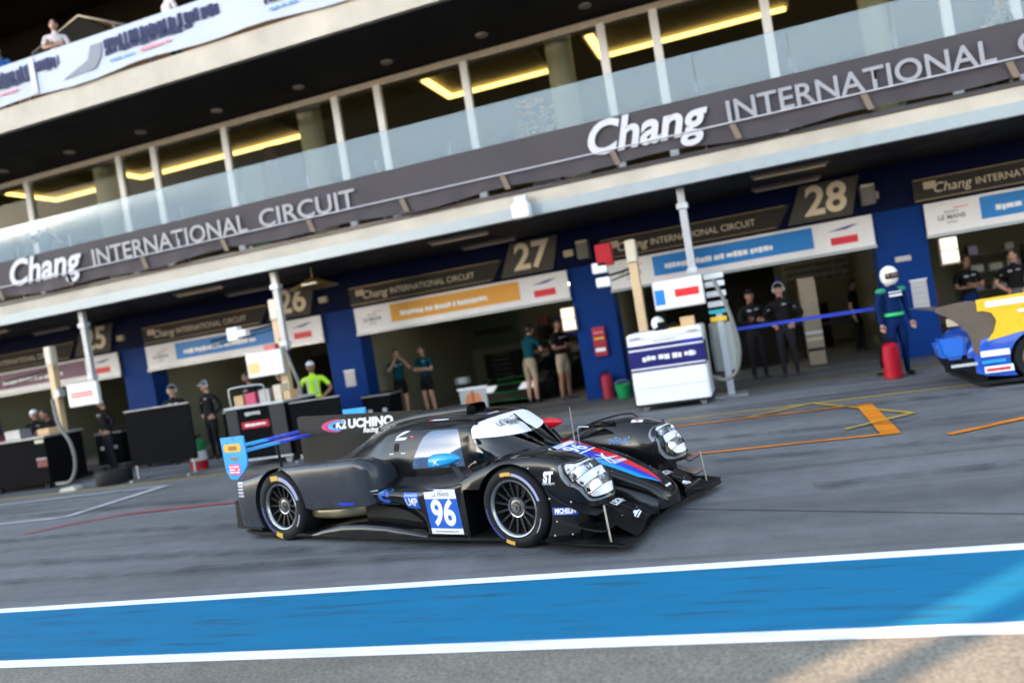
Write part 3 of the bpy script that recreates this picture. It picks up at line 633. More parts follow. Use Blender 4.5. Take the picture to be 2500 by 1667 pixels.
MB().prism([(-3.66, .62), (-3.665, 1.165), (-3.60, 1.175), (-1.72, 1.115), (-1.50, 1.06), (-1.9, .98), (-2.6, .74), (-3.2, .60)], 'y', -.009, .009).build('shark_fin', M('fin_paint', (.013, .012, .012), .45, var=.15, scale=3, spec=.2), CAR, bevel=.003)
# airbox on the roof
ax = [-2.3, -2.0, -1.6, -1.2, -.98]; ar = [[(-.03,.90),(-.03,.95),(-.02,.975),(0,.98),(.02,.975),(.03,.95),(.03,.90)], [(-.09,.95),(-.09,1.02),(-.06,1.05),(0,1.055),(.06,1.05),(.09,1.02),(.09,.95)], [(-.13,1.0),(-.13,1.07),(-.09,1.10),(0,1.105),(.09,1.10),(.13,1.07),(.13,1.0)], [(-.15,1.0),(-.15,1.085),(-.11,1.115),(0,1.12),(.11,1.115),(.15,1.085),(.15,1.0)], [(-.155,1.0),(-.155,1.09),(-.115,1.125),(0,1.13),(.115,1.125),(.155,1.09),(.155,1.0)]]
Ga = surf(ax, ar, lin(-2.3, -.98, 30), 25); MB().grid(Ga).build('air_intake', body_m, CAR, smooth=True, sharp=60)
MB().prism([(-.13, 1.02), (.13, 1.02), (.135, 1.075), (.1, 1.105), (-.1, 1.105), (-.135, 1.075)], 'x', -1.10, -1.09).build('intake_mouth', M('void_black', (.003,.003,.003), .9), CAR)
# -- rear wing
def airfoil(ch, th_, n=12):
    u = [.5*(1-math.cos(math.pi*i/n)) for i in range(n+1)]; y = [th_*5*ch*(.2969*math.sqrt(t)-.126*t-.3516*t*t+.2843*t**3-.1036*t**4) for t in u]
    return [(t*ch, v) for t, v in zip(u, y)]+[(t*ch, -v*.7) for t, v in list(zip(u, y))[::-1][1:-1]]
def wing_el(xn, zn, ch, ang, y0, y1):
    pts = []
    for (c_, v) in airfoil(ch, .13): pts.append((xn-c_*math.cos(ang)-v*math.sin(ang)*0, zn+c_*math.sin(ang)+v*math.cos(ang)))
    return MB().prism(pts, 'y', y0, y1)
for (xn, zn, ch, an) in ((-3.46, .945, .20, R(6)), (-3.65, .985, .11, R(16))):
    for y0, y1, m_ in ((-.89, -.45, skyb), (-.45, -.001, royal), (.001, .45, royal), (.45, .89, skyb)):
        wing_el(xn, zn, ch, an, y0, y1).build('wing_element', m_, CAR, smooth=True, sharp=50)
ep = [(-3.88, 1.12), (-3.46, 1.125), (-3.455, .86), (-3.47, .80), (-3.56, .72), (-3.68, .655), (-3.79, .655), (-3.86, .74)]
for s in (1, -1): MB().tube([(-3.5, s*.45, .60), (-3.52, s*.45, .93)], .016).build('wing_support', carbon, CAR)
for s in (1, -1):
    e = MB().prism(ep, 'y', s*.905-.008, s*.905+.008).build('wing_endplate', skyb, CAR, bevel=.003)
    yy = s*.915
    MB().prism([(-3.80+.03*math.cos(t)*(3.6 if 0 else 1)+(.24 if math.cos(t) > 0 else 0), 1.0+.045*math.sin(t)) for t in lin(0, 2*math.pi, 25)[:-1]], 'y', yy-.001, yy+.001).build('yellow_decal', M('amber_decal', (.8,.42,.01), .4), e)
    MB().box(-3.75, -3.60, yy-.0015, yy+.0015, .975, 1.02).build('brown_print', M('brown_print', (.25,.12,.02), .5), e)
    MB().prism([(-3.78, .895), (-3.60, .90), (-3.62, .86), (-3.66, .855)], 'y', yy-.001, yy+.001).build('bronze_decal', M('bronze_decal', (.2,.13,.05), .45), e)
    MB().box(-3.79, -3.60, yy-.001, yy+.001, .71, .82).build('rose_decal', M('rose_decal', (.8,.03,.16), .4), e)
    m1 = MB(); rnd = random.Random(9)
    for zz in (.735, .765, .795): smear_words(m1, -3.78, -3.61, zz, .02, yy-s*0+(-.002 if s < 0 else .004), rnd)
    m1.build('white_print', decal_w, e)

# -- wheels
tyre_m = M('tyre_rubber', (.012, .012, .013), .7, var=.2, scale=12, spec=.2); rim_m = M('rim_paint', (.022, .022, .024), .35, .5); lip_m = M('rim_lip', (.36, .38, .40), .28, .85)
hub_m = M('hub_metal', (.22, .2, .19), .3, .8); disc_m = M('brake_disc', (.10, .085, .075), .5, .4); t_yel = M('tyre_yellow_print', (.62, .36, .05), .5); t_lav = M('tyre_pale_print', (.36, .35, .46), .5); t_blu = M('tyre_blue_print', (.04, .06, .35), .5)
def arc(mb, r0, r1, a0, a1, y, n=18):
    P = [[(r*math.cos(R(t)), y+(r-r0)*-.0, r*math.sin(R(t))) for r in (r0, r1)] for t in lin(a0, a1, n)]; return mb.grid(np.array(P))
def wheel(x, yo, s, rad, wd, steer, spokes, label):
    """tyre with rim; local -y is the outer face, mirrored for the left side"""
    t = bpy.data.objects.new('wheel', None); COL.objects.link(t); t.parent = CAR; t.location = (x, s*yo, rad); t.rotation_euler = (0, 0, (math.pi if s > 0 else 0)+steer); t['label'] = label
    rr = .238; h_ = wd/2
    prof = [(rr, -h_+.012), (rr+.012, -h_+.002), (rr+.035, -h_-.004), (rad-.045, -h_-.002), (rad-.018, -h_+.012), (rad-.004, -h_+.035), (rad, -h_+.07), (rad, h_-.07), (rad-.004, h_-.035), (rad-.02, h_-.01), (rr+.03, h_), (rr, h_-.01)]
    MB().lathe(prof, axis='y', n=64).build('tyre', tyre_m, t, smooth=True, sharp=60)
    MB().lathe([(rr+.002, -h_+.010), (rr-.004, -h_+.001), (rr-.016, -h_+.006), (rr-.022, -h_+.03)], axis='y', n=64).build('rim_lip', lip_m, t, smooth=True, sharp=60)
    mb = MB().lathe([(rr-.022, -h_+.03), (rr-.03, -h_+.10), (rr-.03, h_-.02)], axis='y', n=48)
    mb.lathe([(rr-.028, -h_+.10), (rr-.05, -h_+.095), (rr-.05, -h_+.12)], axis='y', n=48)
    for i in range(spokes):
        a = 2*math.pi*i/spokes; ca, sa = math.cos(a), math.sin(a)
        def P(r, w_, y): return (r*ca-w_*sa, y, r*sa+w_*ca)
        w0, w1 = .011, .008; y0, y1 = -h_+.055, -h_+.085
        vs = [P(.05, -w0, y0), P(.05, w0, y0), P(.05, w0, y0+.04), P(.05, -w0, y0+.04), P(.225, -w1, y1-.05), P(.225, w1, y1-.05), P(.225, w1, y1-.02), P(.225, -w1, y1-.02)]
        mb.add(vs, [(0,1,2,3),(4,7,6,5),(0,4,5,1),(1,5,6,2),(2,6,7,3),(3,7,4,0)])
    mb.build('rim', rim_m, t, smooth=True, sharp=30)
    MB().lathe([(.0, -h_+.02), (.018, -h_+.02), (.022, -h_+.035), (.04, -h_+.035), (.045, -h_+.05), (.072, -h_+.055), (.076, -h_+.10)], axis='y', n=24).build('wheel_hub', hub_m, t, smooth=True, sharp=30)
    MB().lathe([(.074, -h_+.048), (.082, -h_+.045), (.086, -h_+.052), (.086, -h_+.08)], axis='y', n=32).build('hub_ring', lip_m, t, smooth=True, sharp=40)
    MB().lathe([(.07, -h_+.15), (.19, -h_+.15), (.19, -h_+.18)], axis='y', n=32).build('brake_disc', disc_m, t)
    y = -h_-.0055; r0, r1 = rr+.030, rad-.030
    q = (r1-r0)
    arc(MB(), r0+q*.12, r1-q*.05, 84, 106, y).build('yellow_marking', t_yel, t); arc(MB(), r0+q*.10, r1-q*.05, 246, 264, y).build('yellow_marking', t_yel, t)
    arc(MB(), r0+q*.15, r1-q*.22, 14, 83, y, 30).build('pale_marking', t_lav, t); arc(MB(), r1-q*.21, r1-q*.08, 12, 78, y, 30).build('blue_marking', t_blu, t)
    arc(MB(), r0+q*.25, r0+q*.55, 180, 242, y, 24).build('blue_marking', t_blu, t); arc(MB(), r0+q*.30, r0+q*.55, 318, 345, y, 14).build('pale_marking', t_lav, t)
    return t
wheel(0, .80, -1, .335, .31, R(-3), 15, 'front wheel nearest the camera'); wheel(0, .80, 1, .335, .31, R(-3), 15, 'front wheel on the far side')
wheel(-2.97, .795, -1, .36, .32, 0, 14, 'rear wheel nearest the camera'); wheel(-2.97, .795, 1, .36, .32, 0, 14, 'rear wheel on the far side')

# -- cabin
MB().prism([(-1.45, .3), (-1.0, .3), (-.95, .42), (-1.25, .50), (-1.40, .86), (-1.50, .86)], 'y', -.42, -.02).build('seat', dark, CAR, bevel=.02)
MB().prism([(-.78, .42), (-.78, .60), (-.62, .655), (-.30, .60), (-.30, .42)], 'y', -.44, .44).build('dashboard', M('dash_vinyl', (.02,.02,.022), .6), CAR, bevel=.02)
st_ = MB().lathe([(.10, -.012), (.13, -.012), (.13, .012), (.10, .012), (.10, -.012)], axis='x', n=20).build('steering_wheel', black, CAR, smooth=True); st_.location = (-.88, -.2, .66)
for s in (1, -1): MB().tube([(-.68, s*.40, .98), (-1.0, s*.44, .99), (-1.45, s*.44, .97), (-1.5, s*.46, .5)], .02).build('roll_bar', dark, CAR, smooth=True)
# -- decals, lamps and small fittings of the race car, laid on the bodywork
def bvh_of(objs):
    vs, fs = [], []
    for o in objs:
        n = len(vs); vs += [v.co.copy() for v in o.data.vertices]; fs += [tuple(i+n for i in p.vertices) for p in o.data.polygons]
    return BVHTree.FromPolygons(vs, fs)
BV_ALL = bvh_of(BODY); BV_NOSE = bvh_of([nose]); BV_DECK = bvh_of([o for o in BODY if o.name.startswith('front_deck')])
BV_FEND = bvh_of([o for o in BODY if 'front_fender' in o.name]); BV_SIDE = bvh_of([o for o in BODY if 'sidepod' in o.name or 'rear_fender' in o.name])
def lay(me, bv, c, r, u, off=.003, maxlen=.05, drop=None):
    """lay a flat mesh (local x along r, y along u) on the bodywork below it"""
    c, r, u = Vector(c), Vector(r).normalized(), Vector(u); u = (u-r*u.dot(r)).normalized(); n = r.cross(u)
    bm = bmesh.new(); bm.from_mesh(me); bmesh.ops.triangulate(bm, faces=bm.faces)
    for _ in range(6):
        es = [e for e in bm.edges if e.calc_length() > maxlen]
        if not es: break
        bmesh.ops.subdivide_edges(bm, edges=es, cuts=1); bmesh.ops.triangulate(bm, faces=bm.faces)
    for v in bm.verts:
        p = c+r*v.co.x+u*v.co.y; best = bv.ray_cast(p+n*1.6, -n, 3.6)
        v.co = (best[0]+n*(off+v.co.z)) if best[0] is not None else p
    bmesh.ops.recalc_face_normals(bm, faces=bm.faces)
    bm.to_mesh(me); bm.free(); return me
def flat(polys):
    mb = MB()
    for p in polys: mb.sheet([(x, y, 0) for x, y in p])
    return mb.mesh('flat', [], fix=False)
def decal(name, me, mat, parent=CAR, smooth=False):
    me.materials.clear(); me.materials.append(mat); return obj(name, me, parent)
FX_, UPZ, YR, XB = (1, 0, 0), (0, 0, 1), (0, 1, 0), (-1, 0, 0)
def txt(body, size, mat, bv, c, r, u, off=.004, name='lettering', parent=CAR, fit=None, **k):
    me = text_mesh(body, size, **k)
    if fit:
        xs = [v.co.x for v in me.vertices]; w_ = max(xs)-min(xs); mid = (max(xs)+min(xs))/2
        for v in me.vertices: v.co.x = (v.co.x-mid)*fit/w_
    return decal(name, lay(me, bv, c, r, u, off, .03), mat, parent)
def top(polys, mat, off, name='stripe', bv=BV_NOSE): return decal(name, lay(flat([[(y, -x) for x, y in p] for p in polys]), bv, (0, 0, 1), YR, XB, off), mat)
redE = [(-.13, .30), (.0, .255), (.18, .195), (.35, .15), (.52, .105), (.75, .05), (.86, .0), (.898, -.03)]
rb_ = [(.75, -.022), (.54, .0), (.2, .06), (-.14, .10)]; bl_ = [(-.15, -.06), (.2, -.09), (.53, -.115), (.75, -.10), (.898, -.032)]; lbE = [(.86, -.075), (.74, -.158), (.48, -.19), (.2, -.24), (-.14, -.31)]
top([redE+rb_], redc, .0022, 'red_stripe'); top([[(.898, -.032)]+rb_+bl_[:-1]], royal, .0022, 'blue_stripe'); top([bl_[::-1][::-1]+lbE], skyb, .0022, 'sky_stripe')
top([[(-.10, .225), (.185, .17), (.185, -.26), (-.10, -.31)]], decal_b, .0042, 'number_square'); top([[(-.10, .225), (-.035, .213), (-.035, -.30), (-.10, -.31)]], decal_w, .006, 'number_band'); top([[(.168, .175), (.19, .17), (.19, -.26), (.168, -.264)]], decal_w, .006, 'number_band')
txt('96', .23, decal_w, BV_NOSE, (.072, .02, 1), YR, XB, .007, 'number', offset=.006, fit=.24); txt('LMP2', .05, decal_w, BV_NOSE, (.10, -.22, 1), YR, XB, .007); txt('LE MANS', .032, ink, BV_NOSE, (-.068, -.04, 1), YR, XB, .008)
txt('uchino', .085, decal_w, BV_NOSE, (.50, -.005, 1), (.1, 1, 0), XB, .005, 'lettering', fit=.20, offset=.003)
def blade(x0, y0, x1, y1, w_, b):
    P, Q = [], []
    for t in lin(0, 1, 9):
        x, y = x0+(x1-x0)*t, y0+(y1-y0)*t; L = math.hypot(x1-x0, y1-y0); nx, ny = -(y1-y0)/L, (x1-x0)/L; s_ = math.sin(math.pi*t); h_ = w_*(.25+.75*s_)
        P.append((x+nx*(b*s_+h_), y+ny*(b*s_+h_))); Q.append((x+nx*(b*s_-h_), y+ny*(b*s_-h_)))
    return P+Q[::-1]
decal('emblem', lay(flat([blade(-.10, -.09, .09, .10, .016, .02), blade(-.10, .06, .13, -.04, .013, -.02)]), BV_NOSE, (.40, -.02, 1), YR, XB, .005), decal_w)
decal('emblem', lay(flat([blade(-.05, -.10, -.01, .12, .016, -.025)]), BV_NOSE, (.40, -.02, 1), YR, XB, .006), decal_w)
txt('DC', .08, royal, BV_NOSE, (.29, .02, 1), YR, XB, .0048, 'faint_lettering', shear=.2) if 0 else None
for s in (1, -1):
    txt('LEON', .080, decal_w, BV_DECK, (.66, .55, 1) if s > 0 else (.678, -.435, 1), YR, XB, .004, offset=.004, fit=.20 if s > 0 else .165)
    decal('swirl', lay(flat([[(.055*math.cos(t)*(1 if t < 5 else .9), .045*math.sin(t)) for t in lin(.6, 5.2, 16)]+[(.03*math.cos(t), .022*math.sin(t)) for t in lin(5.2, .6, 16)]]), BV_DECK, (.545, s*.46, 1), YR, XB, .004), royal)
    decal('swirl', lay(flat([blade(-.06, .02, .05, .055, .011, .01)]), BV_DECK, (.535, s*.46, 1), YR, XB, .005), skyb)
    decal('swirl_line', lay(flat([[(-.09, -.075), (.10, -.065), (.10, -.060), (-.09, -.068)]]), BV_DECK, (.545, s*.46, 1), YR, XB, .005), M('teal_print', (.0, .25, .35), .4))
    # round car emblem with small print: outline of a car over a bar
    decal('car_logo', lay(flat([[(-.07, -.02), (-.055, .004), (-.03, .008), (-.012, .026), (.025, .028), (.04, .008), (.07, .002), (.072, -.006), (-.05, -.008)], [(-.06, -.03), (.06, -.022), (.06, -.012), (-.055, -.018)]]), BV_DECK, (.865, s*.50, 1), (.12*s, 1, 0), XB, .004), decal_w)
decal('small_logo', lay(flat([[(-.05+.02*i, -.008), (-.036+.02*i, -.008), (-.033+.02*i, .008), (-.047+.02*i, .008)] for i in range(5)]), BV_NOSE, (.935, .0, 1), YR, XB, .004), decal_w)
# windscreen strip lettering, wiper, antenna, pitot tube
ws_r, ws_u = (0, 1, 0), (-.5, 0, .87)
BV_STRIP = bvh_of([strip_o, scr])
txt('LE MANS', .085, ink, BV_STRIP, (-.535, -.095, .925), (.12, 1, -.02), (-.87, 0, .5), .003, offset=.003, fit=.33); txt('ASIAN', .055, ink, BV_STRIP, (-.585, -.115, .945), (.12, 1, -.02), (-.87, 0, .5), .003); txt('SERIES', .05, ink, BV_STRIP, (-.50, -.085, .905), (.12, 1, -.02), (-.87, 0, .5), .003)
decal('red_dash', lay(flat([[(-.04, -.006), (.05, .004), (.05, .010), (-.03, .004)]]), BV_STRIP, (-.60, .03, .96), YR, (-.87, 0, .5), .003), redprint)
MB().tube([(-.13, .02, .70), (-.18, -.01, .735), (-.33, -.04, .86), (-.50, -.05, .965)], [.014, .012, .008, .004], 6).build('wiper', black, CAR, smooth=True); MB().tube([(-.28, -.08, .82), (-.42, -.035, .915), (-.56, .03, .985)], .007, 6).build('wiper_blade', black, CAR, smooth=True)
MB().tube([(.015, .106, .62), (.016, .106, .75), (.02, .106, .995)], [.010, .006, .003], 8).build('antenna', grey, CAR, smooth=True); MB().tube([(.053, .125, .61), (.053, .125, .785), (.075, .125, .80), (.18, .125, .795)], .006, 8).build('pitot_tube', lip_m, CAR, smooth=True)
# side decals
def side(polys, mat, off, name, bv=BV_ALL, s=-1): return decal(name, lay(flat([[(x, z) for x, z in p] for p in polys]), bv, (0, 0, 0), FX_, UPZ, off, .04), mat)
def rect(x0, x1, z0, z1, lean=0.): return [(x0, z0), (x1, z0), (x1-lean, z1), (x0-lean, z1)]
side([rect(-.935, -.572, .115, .505, .03)], decal_w, .003, 'number_panel'); side([rect(-.938, -.576, .165, .425, .02)], M('number_blue', (.005, .10, .50), .35), .0045, 'number_field')
txt('96', .31, decal_w, BV_SIDE, (-.765, 0, .292), FX_, UPZ, .006, 'number', offset=.010, fit=.27); txt('LE MANS', .05, ink, BV_SIDE, (-.77, 0, .463), FX_, UPZ, .005); txt('ASIAN', .025, ink, BV_SIDE, (-.77, 0, .492), FX_, UPZ, .005); txt('asianlemansseries.com', .03, ink, BV_SIDE, (-.755, 0, .140), FX_, UPZ, .005)
side([rect(-1.225, -1.035, .335, .478, .01)], decal_b, .003, 'class_panel'); side([rect(-1.215, -1.05, .448, .466)], M('pale_blue_print', (.15, .28, .6), .4), .0045, 'class_line'); txt('LMP', .10, decal_w, BV_SIDE, (-1.135, 0, .392), FX_, UPZ, .005, offset=.003, fit=.155)
side([[(-1.495+.085*math.cos(t), .435+.06*math.sin(t)) for t in lin(.2, 5.6, 20)]+[(-1.495+.03*math.cos(t), .435+.022*math.sin(t)) for t in lin(5.6, .2, 20)]], M('violet_blue_print', (.06, .11, .55), .4), .003, 'swirl'); side([blade(-1.56, .475, -1.40, .492, .011, .006)], skyb, .004, 'swirl'); side([rect(-1.60, -1.34, .362, .368)], M('teal_print', (.0, .25, .35), .4), .003, 'swirl_line')
side([rect(-2.09, -1.88, .372, .398)], royal, .003, 'blue_strip_decal'); side([rect(-1.66, -1.60, .492, .497)], decal_w, .003, 'white_dash')
m1 = MB(); rnd = random.Random(3)
decal('side_print', lay(flat([rect(-3.66+.0, -3.56, .47+.035*i, .49+.035*i) for i in range(5)]), BV_SIDE, (0, 0, 0), FX_, UPZ, .003), M('grey_print', (.5, .5, .56), .5))
txt('ST', .11, decal_w, BV_FEND, (.385, 0, .583), FX_, UPZ, .004, shear=.25, offset=.007, fit=.105); txt('motorsport', .034, decal_w, BV_FEND, (.382, 0, .538), FX_, UPZ, .004, shear=.15, fit=.115)
side([rect(.350, .600, .285, .345)], M('michelin_blue', (.01, .05, .42), .35), .0035, 'tyre_maker_panel', BV_FEND); side([rect(.350, .378, .285, .345)], M('decal_yellow', (.80, .62, .02), .4), .005, 'yellow_band', BV_FEND); txt('MICHELIN', .05, decal_w, BV_FEND, (.49, 0, .317), FX_, UPZ, .0055, shear=.2, offset=.003, fit=.19); side([rect(.40, .55, .293, .296)], decal_w, .005, 'white_dash', BV_FEND)
txt('MiRAi', .085, M('mirai_blue', (.003, .20, .62), .35), bvh_of([o for o in BODY if o.name == 'front_fender']), (.252, .52, .573), FX_, (0, .25, 1), .004, fit=.22)
for x in (.216, .352): MB().ell((x, .526, .606), (.008, .004, .008), 10, 6, zmin=-1).build('letter_dot', M('mint_print', (.15, .7, .45), .4), CAR)
fb = bvh_of([o for o in BODY if o.name == 'front_fender'])
fl_ = decal('flag', lay(flat([[(-.055, -.032), (.055, -.032), (.055, .038), (-.055, .038)]]), fb, (.405, .615, 1), (.97, .2, 0), (-.3, 1, .2), .003), decal_w); decal('flag_disc', lay(flat([[(.019*math.cos(t), .003+.019*math.sin(t)) for t in lin(0, 6.283, 20)[:-1]]]), fb, (.405, .615, 1), (.97, .2, 0), (-.3, 1, .2), .0045), redprint, fl_)
# cockpit side: logos, latches
BV_SH = bvh_of([shell])
def cab(polys, c, mat, off=.003, name='logo'): return decal(name, lay(flat(polys), BV_SH, c, FX_, (0, .35, 1), off), mat)
cab([blade(-.09, -.01, .09, .05, .012, .01), rect(-.10, .05, -.035, -.012, -.03)], (-1.56, -.49, .925), decal_w); cab([rect(-.03, .04, -.04, .04)], (-1.63, -.52, .825), dark, .003, 'vent'); cab([rect(-.12, -.06, -.004, .004), rect(.05, .11, -.004, .004)], (-1.60, -.53, .765), decal_w, .003, 'rivet_line')
cab([rect(-.10, .10, -.006, .006)], (-1.17, -.33, 1.035), decal_w); cab([rect(-.14, -.11, -.007, .007)], (-1.17, -.33, 1.035), redprint, .003, 'red_dash'); cab([rect(-.02, .03, -.006, .010)], (-1.42, -.5, .915), redprint, .003, 'red_dash')
decal('roof_logo', lay(flat([rect(-.06+.03*i, -.038+.03*i, -.012, .012, -.006) for i in range(5)]), BV_SH, (-.745, -.06, 1.2), (.1, 1, 0), XB, .003), decal_w); decal('roof_logo', lay(flat([rect(-.10, -.06, -.014, .014, -.01)]), BV_SH, (-.745, -.06, 1.2), (.1, 1, 0), XB, .003), royal)
for (x, y, z) in ((-.787, -.478, .904), (-.70, -.542, .636)):
    MB().tube([(x-.035, y-.006, z-.025), (x, y-.008, z), (x+.04, y-.006, z+.012)], .006, 6).ell((x+.045, y-.005, z+.014), (.016, .006, .013), 8, 6).build('latch', M('latch_metal', (.35,.3,.24), .4, .6), CAR, smooth=True)
    MB().ell((x-.045, y-.004, z-.03), (.014, .005, .008), 8, 6).build('latch_tab', redprint, CAR)
studs = MB()
for (x, z) in ((.20, .661), (.44, .648), (.365, .415), (.55, .385), (.40, .232), (.62, .20), (.36, .12), (.52, .13), (-.75, .09)):
    for s in (-1, 1):
        bv = fb if s > 0 else bvh_of([o for o in BODY if o.name == 'front_fender.001']) if x > -.5 else BV_SIDE
        p = bv.ray_cast(Vector((x, s*1.5, z)), Vector((0, -s, 0)), 2)[0]
        if p is not None: MB().ell((p.x, p.y, p.z), (.008, .004, .008), 10, 6).build('stud', silver, CAR, smooth=True)
for (x, y) in ((.80, .62), (.66, .33), (.82, .40), (.60, .72), (.20, .30), (.45, .26), (.70, .18), (.30, -.26), (.55, -.235)):
    for s in ((1, -1) if y > .3 else (1,)):
        p = BV_ALL.ray_cast(Vector((x, s*y, 2)), Vector((0, 0, -1)), 3)[0]
        if p is not None: MB().ell((p.x, p.y, p.z+.001), (.007, .007, .003), 8, 5).build('stud', silver, CAR, smooth=True)
# fin lettering and crescent
fy = -.0125
wt = lambda b, sz, x, z, fit=None, **k: wall_text('lettering', b, sz, M('fin_white', (.72, .72, .68), .4), x, fy, z, CAR, fit=fit, **k)
wt('K2', .13, -2.93, 1.037, .18, shear=.2, offset=.008); wt('UCHINO', .13, -2.46, 1.037, .70, shear=.15, offset=.008); wt('Racing Team', .075, -2.36, .955, .46, shear=.3, offset=.004)
def cres(a0, a1, k0, k1): return [(-2.92+.33*math.cos(t)*k0, 1.03+.075*math.sin(t)*k0) for t in lin(a0, a1, 18)]+[(-2.92+.33*math.cos(t)*k1+.05*k1, 1.03+.075*math.sin(t)*k1-.002) for t in lin(a1, a0, 18)]
MB().prism(cres(R(95), R(255), 1., .80), 'y', fy-.001, fy+.002).build('crescent', M('crescent_red', (.62, .02, .16), .4), CAR); MB().prism(cres(R(78), R(262), .80, .52), 'y', fy-.001, fy+.002).build('crescent', skyb, CAR)
# mirrors
for s, m_ in ((-1, skyb), (1, redc)):
    mx, my, mz = (-.71, s*.86, .748)
    rg = []
    for x, hh, hw in ((-.155, .050, .075), (-.145, .058, .085), (-.05, .058, .085), (.04, .047, .07), (.10, .030, .045), (.145, .008, .012)):
        rg.append([(my+hw*math.copysign(abs(math.cos(t))**.7, math.cos(t)), mz+.012*(x*4)+hh*math.copysign(abs(math.sin(t))**.7, math.sin(t))) for t in lin(0, 2*math.pi, 25)[:-1]])
    G = np.array([[(mx+x, a, b) for a, b in r] for x, r in zip((-.155, -.145, -.05, .04, .10, .145), rg)])
    mo = solid(MB(), G).build('mirror_shell', m_, CAR, smooth=True, sharp=50)
    MB().prism([(my+.066*math.cos(t), mz-.007+.042*math.sin(t)) for t in lin(0, 6.283, 20)[:-1]], 'x', mx-.158, mx-.156).build('mirror_glass', M('mirror_silver', (.7,.72,.75), .05, 1.), mo)
    MB().prism([(mx-.02, mz-.05), (mx+.05, mz-.05), (mx+.15, .565), (mx+.09, .56)], 'y', my-s*.04-.007, my-s*.04+.007).build('mirror_stalk', body2_m, CAR, bevel=.003)
    if s < 0:
        mo2 = bvh_of([mo])
        decal('emblem', lay(flat([blade(-.035, -.035, .035, .03, .006, .008), blade(-.03, .02, .04, -.03, .005, -.006)]), mo2, (mx-.06, my, mz-.004), FX_, UPZ, .002), decal_w, mo)
# fender-top louvres: dark openings with a raised hoop
for s in (1, -1):
    bv = fb if s > 0 else bvh_of([o for o in BODY if o.name == 'front_fender.001'])
    decal('louvre_opening', lay(flat([[(.02, s*.60), (.26, s*.62), (.28, s*.82), (.02, s*.84)], [(-.30, s*.62), (-.06, s*.60), (-.06, s*.84), (-.30, s*.80)]]), bv, (0, 0, 1), FX_, YR, .002), M('void_black', (.003,.003,.003), .9))
    for pts in ([(-.30, .74, .665), (-.20, .79, .715), (-.02, .81, .758), (.16, .80, .785), (.29, .77, .792), (.36, .75, .762)], [(-.30, .70, .66), (-.16, .64, .725), (.02, .62, .752), (.18, .60, .742)]):
        P = [[(x, s*(a+d), z+e) for d, e in ((-.022, 0), (0, .012), (.022, 0), (0, -.006))] for x, a, z in pchip(lin(0, 1, len(pts)), pts, lin(0, 1, 24))]
        MB().grid(np.array(P), closed=True).build('louvre_hoop', body_m, CAR, smooth=True)
# headlights wrapped round the fender noses
HLO = [(.478,-.934,.662),(.50,-.925,.679),(.53,-.913,.684),(.577,-.875,.688),(.60,-.831,.690),(.608,-.777,.69),(.600,-.683,.686),(.564,-.615,.672),(.541,-.575,.626),(.55,-.555,.574),(.584,-.548,.511),(.62,-.542,.456),(.648,-.550,.398),(.693,-.568,.372),(.743,-.61,.362),(.765,-.70,.352),(.755,-.78,.352),(.735,-.845,.362),(.69,-.888,.376),(.654,-.908,.42),(.622,-.922,.471),(.585,-.934,.493),(.544,-.943,.511),(.509,-.946,.55),(.484,-.945,.598)]
lens_m = glass('headlight_cover', (.94, .95, .97), .0, .01); refl_m = M('reflector_chrome', (.90, .90, .92), .14, .9); refl_w = M('reflector_white', (.85, .86, .90), .3, .0, emit=.045, ecol=(.95, .97, 1.)); bez_m = M('lamp_bezel', (.20, .22, .25), .35, .2)
HN = Vector((.80, 0, .60)); HU = Vector((-.60, 0, .80)); HC = Vector((.66, -.76, .52))
def hl2d(p, s): q = Vector(p)-HC; return (q.y*s*-1 if 0 else q.y, q.dot(HU))
